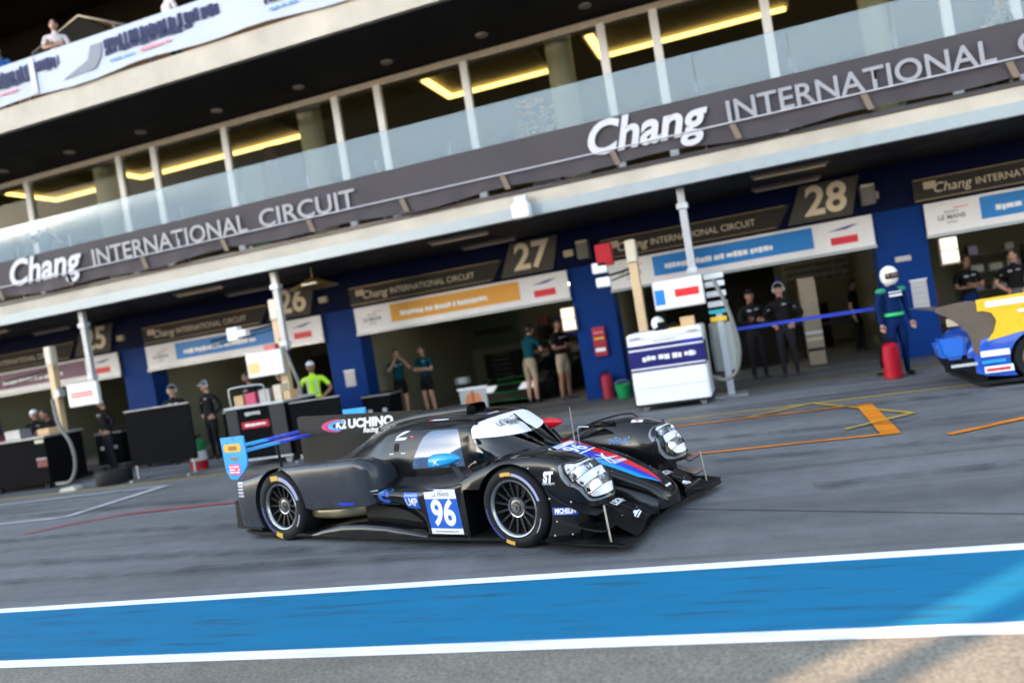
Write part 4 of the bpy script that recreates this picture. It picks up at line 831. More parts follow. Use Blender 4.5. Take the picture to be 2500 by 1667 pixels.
for s in (-1, 1):
    bv = bvh_of([o for o in BODY if o.name == ('front_fender.001' if s < 0 else 'front_fender')])
    o2 = [((Vector(p)-HC).y, (Vector(p)-HC).dot(HU)) for p in HLO]
    if s > 0: o2 = [(-y, w_) for y, w_ in o2]
    o2 = [tuple(p) for p in catmull(np.array([o2[-2:]+o2+o2[:2]]), 4*(len(o2)+3)+1)[0][4*1:-4*2]]; o2 = o2[3:-5] if 0 else o2
    cy = sum(p[0] for p in o2)/len(o2); cw = sum(p[1] for p in o2)/len(o2)
    def sc_(k, dx=0, dw=0): return [(cy+(y-cy)*k+dx, cw+(w_-cw)*k+dw) for y, w_ in o2]
    cen = HC.copy(); cen.y *= -s
    H = bpy.data.objects.new('headlight', None); COL.objects.link(H); H.parent = CAR; H['label'] = 'headlight nearest the camera' if s < 0 else 'headlight on the far side'
    o1 = sc_(1.0); i1 = sc_(.95)
    n_ = len(o1)
    decal('bezel', lay(flat([[o1[i], o1[(i+1) % n_], i1[(i+1) % n_], i1[i]] for i in range(n_)]), bv, cen, YR, HU, .004, .03), bez_m, H)
    decal('lamp_well', lay(flat([i1]), bv, cen, YR, HU, .0025, .04), black, H)
    # stepped reflector bowls behind the cover: bright bands with a chrome bowl between them
    rp = sc_(.86, s*.010, -.004); ws_ = [w_ for _, w_ in rp]; w0_, w1_ = min(ws_), max(ws_)
    def clip(poly, lo, hi):
        out = poly
        for lim, sg in ((lo, 1), (hi, -1)):
            res = []
            for i in range(len(out)):
                (ya, wa_), (yb, wb_) = out[i-1], out[i]; ia_, ib_ = (wa_-lim)*sg >= 0, (wb_-lim)*sg >= 0
                if ia_ != ib_: t_ = (lim-wa_)/(wb_-wa_); res.append((ya+(yb-ya)*t_, lim))
                if ib_: res.append((yb, wb_))
            out = res
        return out
    nb = 5
    for i in range(nb):
        lo, hi = w0_+(w1_-w0_)*i/nb+.003, w0_+(w1_-w0_)*(i+1)/nb-.003; pl_ = clip(rp, lo, hi)
        if len(pl_) < 3: continue
        me = lay(flat([pl_]), bv, cen, YR, HU, .006, .03)
        for v in me.vertices: q = ((v.co-cen).dot(HU)-lo)/(hi-lo); v.co += HN*(.008*q-.012*math.sin(max(0, min(1, q))*math.pi)*.5)
        for p in me.polygons: p.use_smooth = True
        decal('reflector', me, refl_m if i in (1, 3) else refl_w, H)
    for (dy, dw, r_) in ((-.035, .075, .034), (.0, -.03, .034)):
        q = bv.ray_cast(cen+Vector((0, dy*-s, 0))+HU*dw+HN*.5, -HN, 1)[0]
        if q is not None:
            me = MB().lathe([(r_, .017), (r_*.85, .012), (r_*.4, .010), (0, .0115)], n=24).mesh('projector', refl_m, smooth=True); po = obj('projector', me, H); po.location = q; po.rotation_euler = HN.to_track_quat('Z', 'Y').to_euler()
    decal('lens', lay(flat([sc_(.995)]), bv, cen, YR, HU, .022, .03), lens_m, H)
    for p in H.children[-1].data.polygons: p.use_smooth = True
# ------------------------------------------------------------------ pit equipment
beige = M('tan_post_paint', (.62, .45, .27), .5, var=.06); screen_w = M('screen_white', (.40, .40, .40), .4, emit=.075, ecol=(.95, .97, 1.)); screen_r = M('screen_red', (.6, .015, .02), .4, emit=.06); screen_b = M('screen_blue', (.01, .15, .5), .4, emit=.06); screen_t = M('screen_tan', (.6, .38, .16), .4, emit=.06)
pgrey = M('pole_grey', (.42, .42, .44), .45, .2, var=.06)
def monitor(X, poleX, z, kind, lab):
    t = thing('hanging_monitor', lab, 'monitor', (X, 14.28, z), 0, 'monitors hung from the canopy')
    MB().box(-.44, .44, 0, .09, -.26, .26).build('casing', M('monitor_casing', (.55,.56,.58), .4), t, bevel=.012)
    MB().box(-.41, .41, -.004, -.001, -.23, .23).build('screen', screen_w, t)
    if kind == 'R': MB().box(-.41, -.24, -.007, -.005, -.17, .10).build('picture_block', screen_b, t); MB().box(-.06, .36, -.007, -.005, -.07, .07).build('picture_block', screen_r, t)
    if kind == 'M': MB().box(-.40, -.12, -.007, -.005, -.18, .05).build('picture_block', screen_t, t); MB().box(-.05, .38, -.007, -.005, .10, .12).build('picture_line', grey, t)
    if kind == 'L': MB().box(-.34, .30, -.007, -.005, -.055, .055).build('picture_block', screen_r, t); MB().box(-.34, .30, -.009, -.007, -.012, .012).build('picture_line', screen_w, t)
    d = poleX-X
    MB().box(d-.065, d+.065, .10, .22, .2, 3.79-z).build('pole', pgrey, t, bevel=.008); MB().box(d-.10, d+.10, .07, .25, 3.42-z, 3.52-z).build('clamp', lgrey, t, bevel=.008); MB().box(d-.09, d+.09, .07, .24, .30, .40).build('clamp', lgrey, t, bevel=.008)
    return t
monitor(-1.33, -1.04, 1.97, 'R', 'white lit screen with a blue block and red bar, above the white cart'); monitor(-9.92, -9.45, 1.93, 'M', 'white lit screen with a tan picture, hung above the black cart'); monitor(-14.78, -14.58, 1.92, 'L', 'white lit screen with one long red bar, furthest left')
def rig(X, Y, top, lab, arm_to, extras, hs):
    t = thing('refuelling_rig', lab, 'refuelling rig', (X, Y, 0), 0, 'refuelling rigs')
    MB().box(-.085, .085, 0, .15, .10, top).build('post', beige, t, bevel=.01)
    MB().box(-.10, .10, -.02, .17, top-.42, top+.02).build('tank_head', M('cream_tank', (.66,.60,.50), .45, var=.05), t, bevel=.02)
    MB().box(-.35, .35, -.25, .40, .0, .10).build('base', dark, t, bevel=.01)
    MB().tube([(.09, .05, top-.5), (arm_to, .05, top-.62)], .022).tube([(.09, .05, top-.58), (arm_to, .05, top-.74)], .014).build('boom', black, t, smooth=True)
    MB().tube([tuple(v) for v in catmull(np.array([hs]), 30)[0]], .035, 8).build('hose', M('hose_grey', (.13,.135,.13), .5, var=.1), t, smooth=True)
    for nm, m_, (x0, x1, z0, z1) in extras: MB().box(x0, x1, -.12, .06, z0, z1).build(nm, m_, t, bevel=.012)
rig(-2.17, 15.2, 3.11, 'tan post rig with a red control box, behind the white pit cart', -.78, [('red_box', redp, (-.66, -.35, 2.72, 3.14)), ('white_box', white, (-.77, -.48, 2.60, 2.80)), ('white_box', white, (-.73, -.46, 2.33, 2.51))], [(1.46, -.9, 2.1), (1.62, -1.0, 1.6), (1.72, -1.05, .95), (1.64, -1.05, .52), (1.44, -1.0, .36), (1.2, -.9, .42)])
rig(-9.65, 14.5, 3.22, 'tan post rig with a cream head, behind the black pit cart', -1.7, [('white_box', white, (-1.15, -.88, 2.52, 2.80)), ('white_box', white, (-.88, -.68, 2.58, 2.72)), ('pink_tag', M('rose_tag', (.5,.12,.12), .5), (-.3, -.02, 2.18, 2.31))], [(.09, -.05, 2.4), (.35, -.2, 1.8), (.5, -.25, 1.3), (.45, -.25, .6), (.2, -.2, .2), (-.1, -.12, .35)])
rig(-15.94, 14.6, 3.14, 'tan post rig furthest left, standing in a dark cart of tools', -1.5, [('lamp_box', lgrey, (.10, .28, 1.95, 2.12))], [(1.45, -1.4, 1.9), (1.62, -1.5, 1.35), (1.90, -1.55, .95), (1.94, -1.55, .5), (1.75, -1.55, .16), (1.3, -1.5, .12)])

# white cart
t = thing('pit_cart', 'white wheeled pit cart with navy stripes and a box on top', 'cart', (-1.67, 13.98, 0), 0, 'pit carts')
MB().box(-.65, .65, 0, 1.05, .10, 1.37).build('cabinet', white, t, bevel=.025)
nv = M('navy_vinyl', (.004, .005, .12), .4, var=.05); nv2 = M('painted_glint_blue', (.003, .02, .35), .4)
for z0, z1 in ((.70, .735), (.765, 1.065), (1.095, 1.16)): MB().box(-.655, .655, -.006, -.002, z0, z1).build('stripe', nv, t)
MB().box(.30, .60, -.008, -.0065, 1.10, 1.155).build('stripe_glint', nv2, t); MB().box(-.64, .64, -.006, -.002, 1.262, 1.268).build('drawer_gap', grey, t)  # brighter blue piece is a glint painted on the stripe
m1 = MB(); smear_words(m1, -.42, .50, .915, .095, -.012, random.Random(8)); o = m1.build('lettering', white, t); o['kind'] = 'stuff'
for sx in (-.58, .58): MB().tube([(sx, -.004, 1.30), (sx*.97, -.05, 1.30), (sx*.75, -.05, 1.30), (sx*.72, -.004, 1.30)], .010, 6).build('push_handle', grey, t, smooth=True)
MB().box(-.2, .2, -.012, -.004, 1.20, 1.225).build('drawer_pull', lgrey, t); MB().box(-.63, .63, -.006, -.002, .40, .405).build('drawer_gap', grey, t); MB().box(-.655, .655, -.03, .0, .085, .12).build('bumper_strip', dark, t)
MB().box(.652, .656, .05, .95, .72, 1.1).build('side_print', dark, t); MB().box(.652, .658, .5, 1.0, .45, 1.2).build('side_door', lgrey, t)
for sx in (-.5, .5):
    for y in (.12, .9):
        MB().lathe([(0, -.03), (.06, -.03), (.06, .03), (0, .03)], (sx, y, .06), 'y', 14).box(sx-.05, sx+.05, y-.035, y+.035, .09, .12).build('castor', grey, t, smooth=True, sharp=30)
def small(name, lab, cat, loc, mb, m_, group=None, **k): o = mb.build(name, m_, None, **k); o.location = loc; return tag(o, lab, cat, group)
cardb = M('cardboard', (.55, .36, .19), .7, var=.08)
small('cardboard_box', 'small tan cardboard box on the right of the white cart top', 'box', (-1.25, 14.3, 1.37), MB().box(-.12, .12, -.1, .1, 0, .17), cardb, bevel=.006)
small('tool_tray', 'black tray of tools on the white cart beside the cardboard box', 'tray', (-1.63, 14.35, 1.37), MB().box(-.2, .2, -.15, .15, 0, .05).box(-.15, -.02, -.1, .05, .05, .14).box(.05, .16, -.05, .1, .05, .10), black, bevel=.006)
small('yellow_folder', 'flat yellow folder lying on the white cart', 'folder', (-1.45, 14.1, 1.37), MB().box(-.12, .12, -.08, .08, 0, .02), M('yellow_card', (.75,.5,.04), .5))
small('helmet', 'white spare helmet resting on the white cart beside the tan post', 'helmet', (-1.80, 14.55, 1.37), MB().ell((0, 0, .12), (.12, .14, .13), 16, 10, zmin=-.85), white, smooth=True)
t = thing('equipment_stand', 'grey stand of stacked white control boxes right of the white cart', 'stand', (-.72, 14.75, 0))
MB().box(-.06, .06, -.06, .06, .03, 1.5).build('post', lgrey, t, bevel=.01); MB().box(-.28, .28, -.25, .25, 0, .04).build('base', grey, t)
for i, (z0, m_) in enumerate(((1.50, M('cyan_plastic', (.02,.4,.5), .4)), (1.62, white), (1.80, white), (1.98, white), (2.12, white))): MB().box(-.17, .17, -.1, .1, z0, z0+(.07 if i == 0 else .10)).build('control_box', m_, t, bevel=.01)
MB().box(-.16, .12, -.09, .09, 1.36, 1.44).build('yellow_plate', M('yellow_card', (.75,.5,.04), .5), t)
MB().lathe([(.0, .45), (.22, .45), (.24, .9), (.22, 1.32), (0, 1.34)], (-.02, .3, 0), n=20).build('drum', M('pale_drum', (.42,.43,.40), .4, var=.08), t, smooth=True, sharp=40)
# black cart and boards
t = thing('pit_cart', 'black pit cart with grey side bars and a red panel, behind the wing', 'cart', (-9.38, 12.95, 0), 0, 'pit carts')
MB().box(-.64, .64, 0, 1.2, .16, 1.14).build('cabinet', M('cart_black', (.005,.005,.006), .7, spec=.03), t, bevel=.02)
for a, b in ((-.65, -.40), (.33, .66)): MB().box(a, b, -.012, -.002, .16, 1.13).build('side_bar', M('bar_grey', (.05,.05,.053), .7, var=.1, spec=.05), t)
MB().box(-.68, .68, -.03, 1.23, 1.14, 1.18).build('worktop', lgrey, t, bevel=.01); MB().box(-.66, .70, -.03, .0, .13, .16).build('foot_rail', lgrey, t, bevel=.004)
MB().box(-.33, .28, -.010, -.003, .74, .87).build('red_panel', redp, t)
m1 = MB(); smear_words(m1, -.25, .22, .805, .05, -.016, random.Random(5)); m1.build('lettering', white, t)['kind'] = 'stuff'
m1 = MB(); smear_words(m1, -.22, .12, 1.02, .08, -.016, random.Random(6)); m1.build('grey_lettering', M('grey_print2', (.4,.42,.4), .5), t)['kind'] = 'stuff'
for sx in (-.52, .52): MB().lathe([(0, -.03), (.065, -.03), (.065, .03), (0, .03)], (sx, .12, .065), 'y', 14).build('castor', grey, t, smooth=True, sharp=30)
cl = [('cardboard_box', 'tan box at the left end of the black cart top', -9.90, .2, .20, cardb), ('parts_bin', 'rose red parts bin on the black cart top', -9.62, .22, .22, M('rose_bin', (.5,.05,.12), .5)), ('parts_bin', 'grey parts bin in the middle of the black cart top', -9.30, .24, .25, grey), ('cardboard_box', 'cream box right of the grey bin on the black cart', -9.00, .17, .30, M('cream_card', (.6,.5,.38), .6)), ('cardboard_box', 'small brown box at the right end of the black cart top', -8.80, .15, .16, cardb)]
for nm, lab, x, wd, hh, m_ in cl: small(nm, lab, 'box' if 'card' in nm else 'bin', (x, 13.35, 1.18), MB().box(-wd/2, wd/2, -.14, .14, 0, hh), m_, bevel=.008)
t = thing('top_frame', 'bent silver tube frame standing round the bins on the black cart', 'frame', (-9.5, 13.1, 1.18)); MB().tube([tuple(v) for v in catmull(np.array([[(-.5, 0, 0), (-.5, 0, .28), (-.42, 0, .36), (.2, 0, .36), (.3, 0, .28), (.3, 0, 0)]]), 24)[0]], .016).build('tube', lip_m, t, smooth=True)
def board(X0, X1, Y, z0, z1, lab, txtm=None):
    t = thing('black_board', lab, 'barrier board', ((X0+X1)/2, Y, 0), 0, 'black barrier boards'); h_ = (X1-X0)/2
    MB().box(-h_, h_, 0, .04, z0, z1).build('panel', M('board_black', (.005,.005,.006), .7, var=.1, spec=.03), t, bevel=.004); MB().box(-h_, h_, -.006, .046, z1, z1+.02).build('top_rail', grey, t)
    for sx in (-h_+.1, h_-.1): MB().box(sx-.03, sx+.03, -.2, .25, 0, .04).box(sx-.02, sx+.02, 0, .04, .04, z0).build('foot', grey, t)
    if txtm: m1 = MB(); smear_words(m1, -h_*.7, h_*.7, z0+(z1-z0)*.6, .16, -.012, random.Random(11)); m1.build('lettering', M('grey_print2', (.4,.42,.4), .5), t)['kind'] = 'stuff'
board(-8.62, -7.55, 12.95, .12, 1.10, 'black board with grey lettering right of the black cart', True)
board(-12.5, -10.9, 13.0, .30, 1.40, 'plain tall black board left of the black cart')
# dark tool cart, far left
t = thing('pit_cart', 'long dark tool cart with a pale tag and red panel, at the left edge', 'cart', (-16.2, 13.3, 0), 0, 'pit carts')
MB().box(-2.1, 1.2, 0, 1.0, .14, 1.12).build('cabinet', M('cart_black', (.005,.005,.006), .7, spec=.03), t, bevel=.02); MB().box(-2.12, 1.24, -.04, 1.02, 1.12, 1.16).build('worktop', grey, t, bevel=.008)
MB().box(.92, 1.16, -.008, -.002, 1.02, 1.09).build('pale_tag', M('pale_tag', (.55,.58,.35), .5), t); MB().box(.90, 1.18, -.008, -.002, .50, .66).build('red_panel', M('dull_red', (.14,.01,.015), .5), t); MB().box(.90, 1.18, -.012, -.002, .67, .69).build('grey_line', lgrey, t)
MB().box(-1.0, -.5, -.1, .1, 1.0, 1.05).build('blue_strap', royal, t)
for sx in (-1.9, -.4, 1.0): MB().lathe([(0, -.04), (.07, -.04), (.07, .04), (0, .04)], (sx, .1, .07), 'y', 14).build('castor', dark, t, smooth=True, sharp=30)
for i, (x, wd, hh, m_, lab) in enumerate(((-17.6, .5, .16, dark, 'low dark case at the left end of the dark tool cart'), (-16.9, .3, .12, M('dull_rose', (.22,.03,.05), .5), 'dull red case on the dark tool cart'), (-16.3, .45, .20, grey, 'grey case in the middle of the dark tool cart'), (-15.4, .35, .14, cardb, 'brown case near the right end of the dark tool cart'))): small('tool_case', lab, 'case', (x, 13.8, 1.16), MB().box(-wd/2, wd/2, -.15, .15, 0, hh), m_, bevel=.01)
small('wheel_chock', 'pale plastic block lying on the ground by the dark tool cart', 'block', (-13.9, 12.75, 0), MB().prism([(-.22, 0), (.22, 0), (.16, .09), (-.18, .06)], 'y', -.1, .1), M('pale_drum', (.42,.43,.40), .4), bevel=.005)
small('tyre', 'black tyre lying flat beside the dark tool cart', 'tyre', (-13.0, 13.0, 0), MB().lathe([(.2, 0), (.33, .01), (.35, .06), (.35, .24), (.33, .29), (.2, .30), (.2, 0)], n=28), tyre_m, smooth=True, sharp=40)
for X, Y, wd, hh, lab in ((-13.6, 14.9, .8, .75, 'low black wheeled flight case before the left blue pillar'), (-11.9, 15.8, .9, 1.0, 'tall black flight case behind the plain black board'), (-10.6, 14.9, .6, .85, 'black flight case left of the black pit cart'), (-17.6, 15.4, 1.0, 1.2, 'tall black flight case behind the dark tool cart, far left'), (-15.3, 15.3, .8, .95, 'black flight case under the leftmost lit screen'), (-8.2, 15.6, .7, .9, 'black flight case behind the board with grey lettering')):
    t = thing('flight_case', lab, 'flight case', (X, Y, 0), 0, 'black flight cases'); MB().box(-wd/2, wd/2, 0, .55, .1, hh).build('case', M('cart_black', (.005,.005,.006), .7, spec=.03), t, bevel=.015)
    for z0 in (.12, hh-.05): MB().box(-wd/2-.004, wd/2+.004, -.004, .554, z0, z0+.03).build('edge_strip', grey, t)
    for sx in (-wd*.25, wd*.25): MB().box(sx-.05, sx+.05, -.012, -.001, hh*.55, hh*.55+.08).build('latch', lgrey, t)
    for sx in (-wd*.4, wd*.4): MB().lathe([(0, -.03), (.05, -.03), (.05, .03), (0, .03)], (sx, .08, .05), 'y', 12).build('castor', dark, t)
# extinguishers, buckets, cabinets
def exting(X, Y, h_, r, lab, mats):
    t = thing('fire_extinguisher', lab, 'fire extinguisher', (X, Y, 0), 0, 'fire extinguishers'); n = len(mats)
    for i, m_ in enumerate(mats): MB().lathe([(0, h_*.82*i/n), (r, h_*.82*i/n+(.01 if i == 0 else 0)), (r, h_*.82*(i+1)/n)] + ([(r*.7, h_*.87), (r*.3, h_*.90), (0, h_*.90)] if i == n-1 else [(0, h_*.82*(i+1)/n)]), n=18).build('cylinder_band' if n > 1 else 'cylinder', m_, t, smooth=True, sharp=40)
    MB().tube([(0, 0, h_*.88), (0, 0, h_*.95)], r*.22).tube([(-r*.2, 0, h_*.95), (r*.7, 0, h_)], r*.13).build('valve', black, t); MB().tube([tuple(v) for v in catmull(np.array([[(0, -.02, h_*.93), (-r*.8, -r*.5, h_*.9), (-r*1.15, -r*.4, h_*.6), (-r*1.12, -r*.3, h_*.3)]]), 14)[0]], r*.13, 6).build('hose', black, t, smooth=True)
exting(1.90, 14.35, .66, .145, 'large red fire extinguisher beside the helmeted marshal', [redp]); exting(-3.38, 17.0, .62, .12, 'red fire extinguisher at the foot of the blue pillar', [M('dark_red', (.30,.008,.03), .4)])
exting(-11.33, 13.55, .70, .17, 'canister banded red, white and green left of the black cart', [redp, white, M('green_paint', (.01,.20,.07), .4)])
t = thing('bucket', 'green bucket on the ground behind the white cart', 'bucket', (-3.0, 16.7, 0)); MB().lathe([(0, .01), (.13, .01), (.17, .30), (.15, .30), (.12, .03)], n=18).build('pail', M('green_plastic', (.005,.26,.07), .4), t, smooth=True, sharp=40); MB().tube([(.16*math.cos(a), .0, .29+.16*math.sin(a)*.6) for a in lin(0, math.pi, 12)], .006).build('handle', grey, t)
t = thing('fire_cabinet', 'red wall cabinet with pale labels on the blue pillar', 'cabinet', (-3.42, 17.16, 1.25)); MB().box(-.14, .14, -.05, .06, -.32, .32).build('case', M('dark_red', (.30,.008,.03), .4), t, bevel=.01)
for z0, m_ in ((-.22, white), (.05, M('yellow_card', (.75,.5,.04), .5)), (.18, M('rose_print2', (.6,.2,.25), .5))): MB().box(-.11, .11, -.056, -.051, z0, z0+(.08 if m_ is white else .035)).build('label_plate', m_, t)
lampm = M('lamp_lit', (1, .88, .68), .4, emit=.13, ecol=(1., .84, .62))
for X, z, lab in ((-4.02, 1.83, 'lit square wall lamp beside the blue pillar of garage 27'), (3.56, 1.95, 'lit square wall lamp right of the blue pillar of garage 28')):
    t = thing('wall_lamp', lab, 'wall lamp', (X, 17.12, z), 0, 'lit wall lamps'); MB().box(-.16, .16, -.03, .10, -.26, .27).build('housing', M('lamp_housing', (.25,.23,.2), .4), t, bevel=.01); MB().box(-.14, .14, -.045, -.031, .03, .25).box(-.14, .14, -.045, -.031, -.22, 0).build('diffuser', lampm, t)
for X, z, w_, h_, lab in ((2.96, 1.22, .28, .54, 'grey notice board on the blue pillar behind the helmeted marshal'), (-9.62, 1.27, .28, .38, 'pale notice sheet on the blue pillar behind the hi-vis vest'), (2.76, 1.95, .28, .10, 'small white plate high on the blue pillar of garage 28')):
    t = thing('notice', lab, 'notice', (X, 17.19, z)); MB().box(-w_/2, w_/2, -.012, .02, -h_/2, h_/2).build('sheet', M('notice_grey', (.40,.38,.42), .5), t)
    if h_ > .2:
        MB().box(-w_/2-.02, w_/2+.02, -.02, .02, h_/2, h_/2+.02).build('top_clip', white, t)
        for i in range(4): MB().box(-w_*.38, w_*.38, -.015, -.0125, -h_*.38+h_*.2*i, -h_*.38+h_*.2*i+.02).build('print_line', grey, t)
for X, z, lab in ((-3.46, 3.28, 'grey loudspeaker on the navy wall above the red cabinet'), (2.3, 3.3, 'grey loudspeaker on the navy wall right of numeral 28')):
    t = thing('loudspeaker', lab, 'loudspeaker', (X, 17.1, z), 0, 'wall loudspeakers'); MB().box(-.13, .13, -.1, .2, -.2, .2).build('case', M('speaker_grey', (.12,.11,.11), .5), t, bevel=.015); MB().box(-.12, .12, -.105, -.1, .14, .19).build('top_strip', M('fitting', (.45,.38,.28), .5), t)
t = thing('floodlight', 'white box floodlight fixed to the canopy edge', 'floodlight', (-3.82, 13.98, 3.93)); MB().box(-.16, .16, -.16, .10, -.17, .10).build('case', white, t, bevel=.02); MB().box(-.12, .12, -.05, .10, .10, .24).build('bracket', lgrey, t, bevel=.01)
t = thing('pendant_lamp', 'golden dish lamp hanging under the canopy left of garage sign 27', 'lamp', (-8.85, 14.9, 3.42)); MB().lathe([(.0, .14), (.1, .13), (.3, .04), (.52, -.06), (.50, -.07), (.28, .02), (0, .08)], n=24).build('shade', M('gold_metal', (.40,.24,.05), .35, .7), t, smooth=True); MB().tube([(0, 0, .13), (0, 0, .37)], .015).build('stem', gold, t); MB().box(.05, .4, -.55, -.52, -.05, -.01).build('tag', M('fitting', (.45,.38,.28), .5), t)
t = thing('belt_barrier', 'blue belt stretched across the mouth of garage 28', 'barrier', (.5, 15.05, 0)); MB().box(-1.25, 1.35, -.006, .006, 1.125, 1.185).build('belt', M('belt_blue', (.005,.03,.40), .5), t)
for sx in (-1.28, 1.38): MB().tube([(sx, 0, .02), (sx, 0, 1.2)], .03).lathe([(0, 0), (.16, 0), (.15, .03), (0, .04)], (sx, 0, 0), n=16).build('post', black, t, smooth=True, sharp=40)
t = thing('notice_stand', 'white framed stand with an orange disc before garage 27', 'sign', (-6.45, 16.9, 0)); MB().box(-.32, .32, 0, .04, .08, .62).build('panel', M('stand_panel', (.40,.42,.42), .4), t); MB().lathe([(0, 0), (.20, 0)], (0, -.006, .36), 'y', 24).build('disc', M('orange_print', (.62,.20,.08), .5), t); MB().box(-.36, .36, -.01, .05, .62, .67).build('top_bar', white, t, bevel=.006); MB().box(-.01, .01, -.012, -.007, .1, .6).build('centre_line', dark, t)
for sx in (-.3, .3): MB().box(sx-.02, sx+.02, -.15, .2, 0, .08).build('foot', white, t)
# garage interiors: shelves, dark partitions, tables
for X, Y, wd, hh, m_, nm, lab in ((.98, 17.95, .34, 1.9, M('tan_locker', (.24,.19,.135), .5, var=.1), 'locker', 'tall tan locker standing inside garage 28'), (-.9, 19.5, 2.6, 2.3, M('dark_screen', (.010,.009,.008), .8, var=.2, spec=.03), 'partition_screen', 'black partition screen closing the left of garage 28'), (-11.6, 20.5, 2.2, 2.0, M('dark_screen', (.010,.009,.008), .8, var=.2, spec=.03), 'partition_screen', 'black partition screen deep inside garage 26')):
    t = thing(nm, lab, nm.split('_')[-1], (X, Y, 0)); MB().box(-wd/2, wd/2, 0, .12 if 'screen' in nm else .4, .04, hh).build('panel', m_, t, bevel=.01); MB().box(-wd/2, wd/2, -.02, .14 if 'screen' in nm else .42, 0, .04).build('foot', dark, t)
    if nm == 'locker':
        for z0, m2 in ((.56, M('fitting', (.45,.38,.28), .5)), (.70, lgrey), (.34, dark)): MB().box(-wd/2, wd/2, -.01, -.002, z0, z0+.06).build('shelf_front', m2, t)
t = thing('work_table', 'long dark work table inside garage 28 behind the blue belt', 'table', (2.0, 20.6, 0)); MB().box(-1.2, .25, -.3, .3, .72, .78).build('table_top', dark, t, bevel=.006)
for sx in (-1.15, .2): MB().box(sx-.03, sx+.03, -.28, .28, 0, .72).build('leg', dark, t)
t = thing('wall_poster', 'pale wall poster with rows of dark print inside garage 28', 'poster', (1.75, 25.46, 2.1)); MB().box(-1.0, 1.0, -.02, .02, -.3, .35).build('sheet', M('poster_grey', (.3,.3,.27), .6), t)
for z0 in (-.22, 0, .2): m1 = MB(); smear_words(m1, -.9, .9, z0, .14, -.03, random.Random(int(z0*100)+40)); m1.build('lettering', ink, t)['kind'] = 'stuff'
t = thing('wall_poster', 'dark green and black panel on the rear wall of garage 27', 'poster', (-8.6, 25.46, 1.95)); MB().box(-.9, .9, -.02, .02, -.6, .5).build('sheet', M('green_grey', (.07,.10,.075), .6), t); MB().box(-.7, .7, -.03, -.021, -.15, .05).build('black_bar', M('poster_black', (.03,.02,.02), .6), t)
t = thing('wall_poster', 'red shelf panel on the rear wall of garage 27 behind the crew', 'poster', (-11.6, 25.46, 1.9)); MB().box(-1.2, 1.0, -.25, .02, -.25, .35).build('panel', M('brick_red', (.16,.035,.03), .6, var=.2), t)
t = thing('work_stool', 'pale stool with a red base plate in garage 27', 'stool', (-7.7, 19.6, 0)); MB().lathe([(0, .62), (.2, .62), (.22, .66), (.2, .78), (0, .78)], n=18).build('seat', lgrey, t, smooth=True, sharp=40); MB().tube([(0, 0, .05), (0, 0, .62)], .03).build('stem', black, t); MB().lathe([(0, 0), (.28, 0), (.26, .05), (0, .06)], n=18).build('base', M('dull_red', (.14,.01,.015), .5), t)
chest_r = M('chest_red', (.20,.012,.015), .4, var=.06); chest_k = M('chest_black', (.012,.012,.013), .45, spec=.3); shelf_m = M('shelf_grey', (.16,.165,.17), .5, .3)
for k, num in ((-3, 25), (-2, 26), (-1, 27), (0, 28), (1, 29)):
    x0 = PX1+PER*k; rnd = random.Random(num*3)
    t = thing('tool_chest', f'tool chest against the rear wall of the garage {WHERE[num]}', 'tool chest', (x0+.9, 24.9, 0), 0, 'tool chests in the garages'); m_ = chest_r if num in (26, 29) else chest_k
    MB().box(-.6, .6, 0, .5, .12, 1.15).build('cabinet', m_, t, bevel=.01)
    for i in range(6): MB().box(-.56, .56, -.025, -.002, .17+.16*i, .31+.16*i).build('drawer', m_, t, bevel=.006); MB().box(-.3, .3, -.04, -.026, .27+.16*i, .285+.16*i).build('drawer_handle', lip_m, t)
    for sx in (-.5, .5): MB().lathe([(0, -.03), (.06, -.03), (.06, .03), (0, .03)], (sx, .1, .06), 'y', 12).build('castor', grey, t)
    for j in range(4): small('tyre', f'{("bottom", "second", "third", "top")[j]} tyre of the stack inside the garage {WHERE[num]}', 'tyre', (x0+4.35, 23.2, .30*j), MB().lathe([(.2, 0), (.33, .01), (.35, .06), (.35, .24), (.33, .29), (.2, .295), (.2, 0)], n=28), tyre_m, 'tyre stacks in the garages', smooth=True, sharp=40)
    t = thing('shelf_rack', f'grey shelf rack along the right wall of the garage {WHERE[num]}', 'shelf', (x0+3.0, 25.05, 0), 0, 'shelf racks in the garages')
    for sx in (-.75, .75): MB().box(sx-.02, sx+.02, -.2, .2, 0, 1.9).build('upright', shelf_m, t)
    for i, z0 in enumerate((.3, .8, 1.3, 1.8)):
        MB().box(-.73, .73, -.2, .2, z0, z0+.03).build('shelf', shelf_m, t)
        for q in range(3):
            if rnd.random() < .8: MB().box(-.6+.45*q, -.6+.45*q+rnd.uniform(.2, .36), -.16, .12, z0+.031, z0+rnd.uniform(.14, .36)).build('bin', rnd.choice((cardb, dark, white, royal, chest_r, lgrey)), t, bevel=.008)
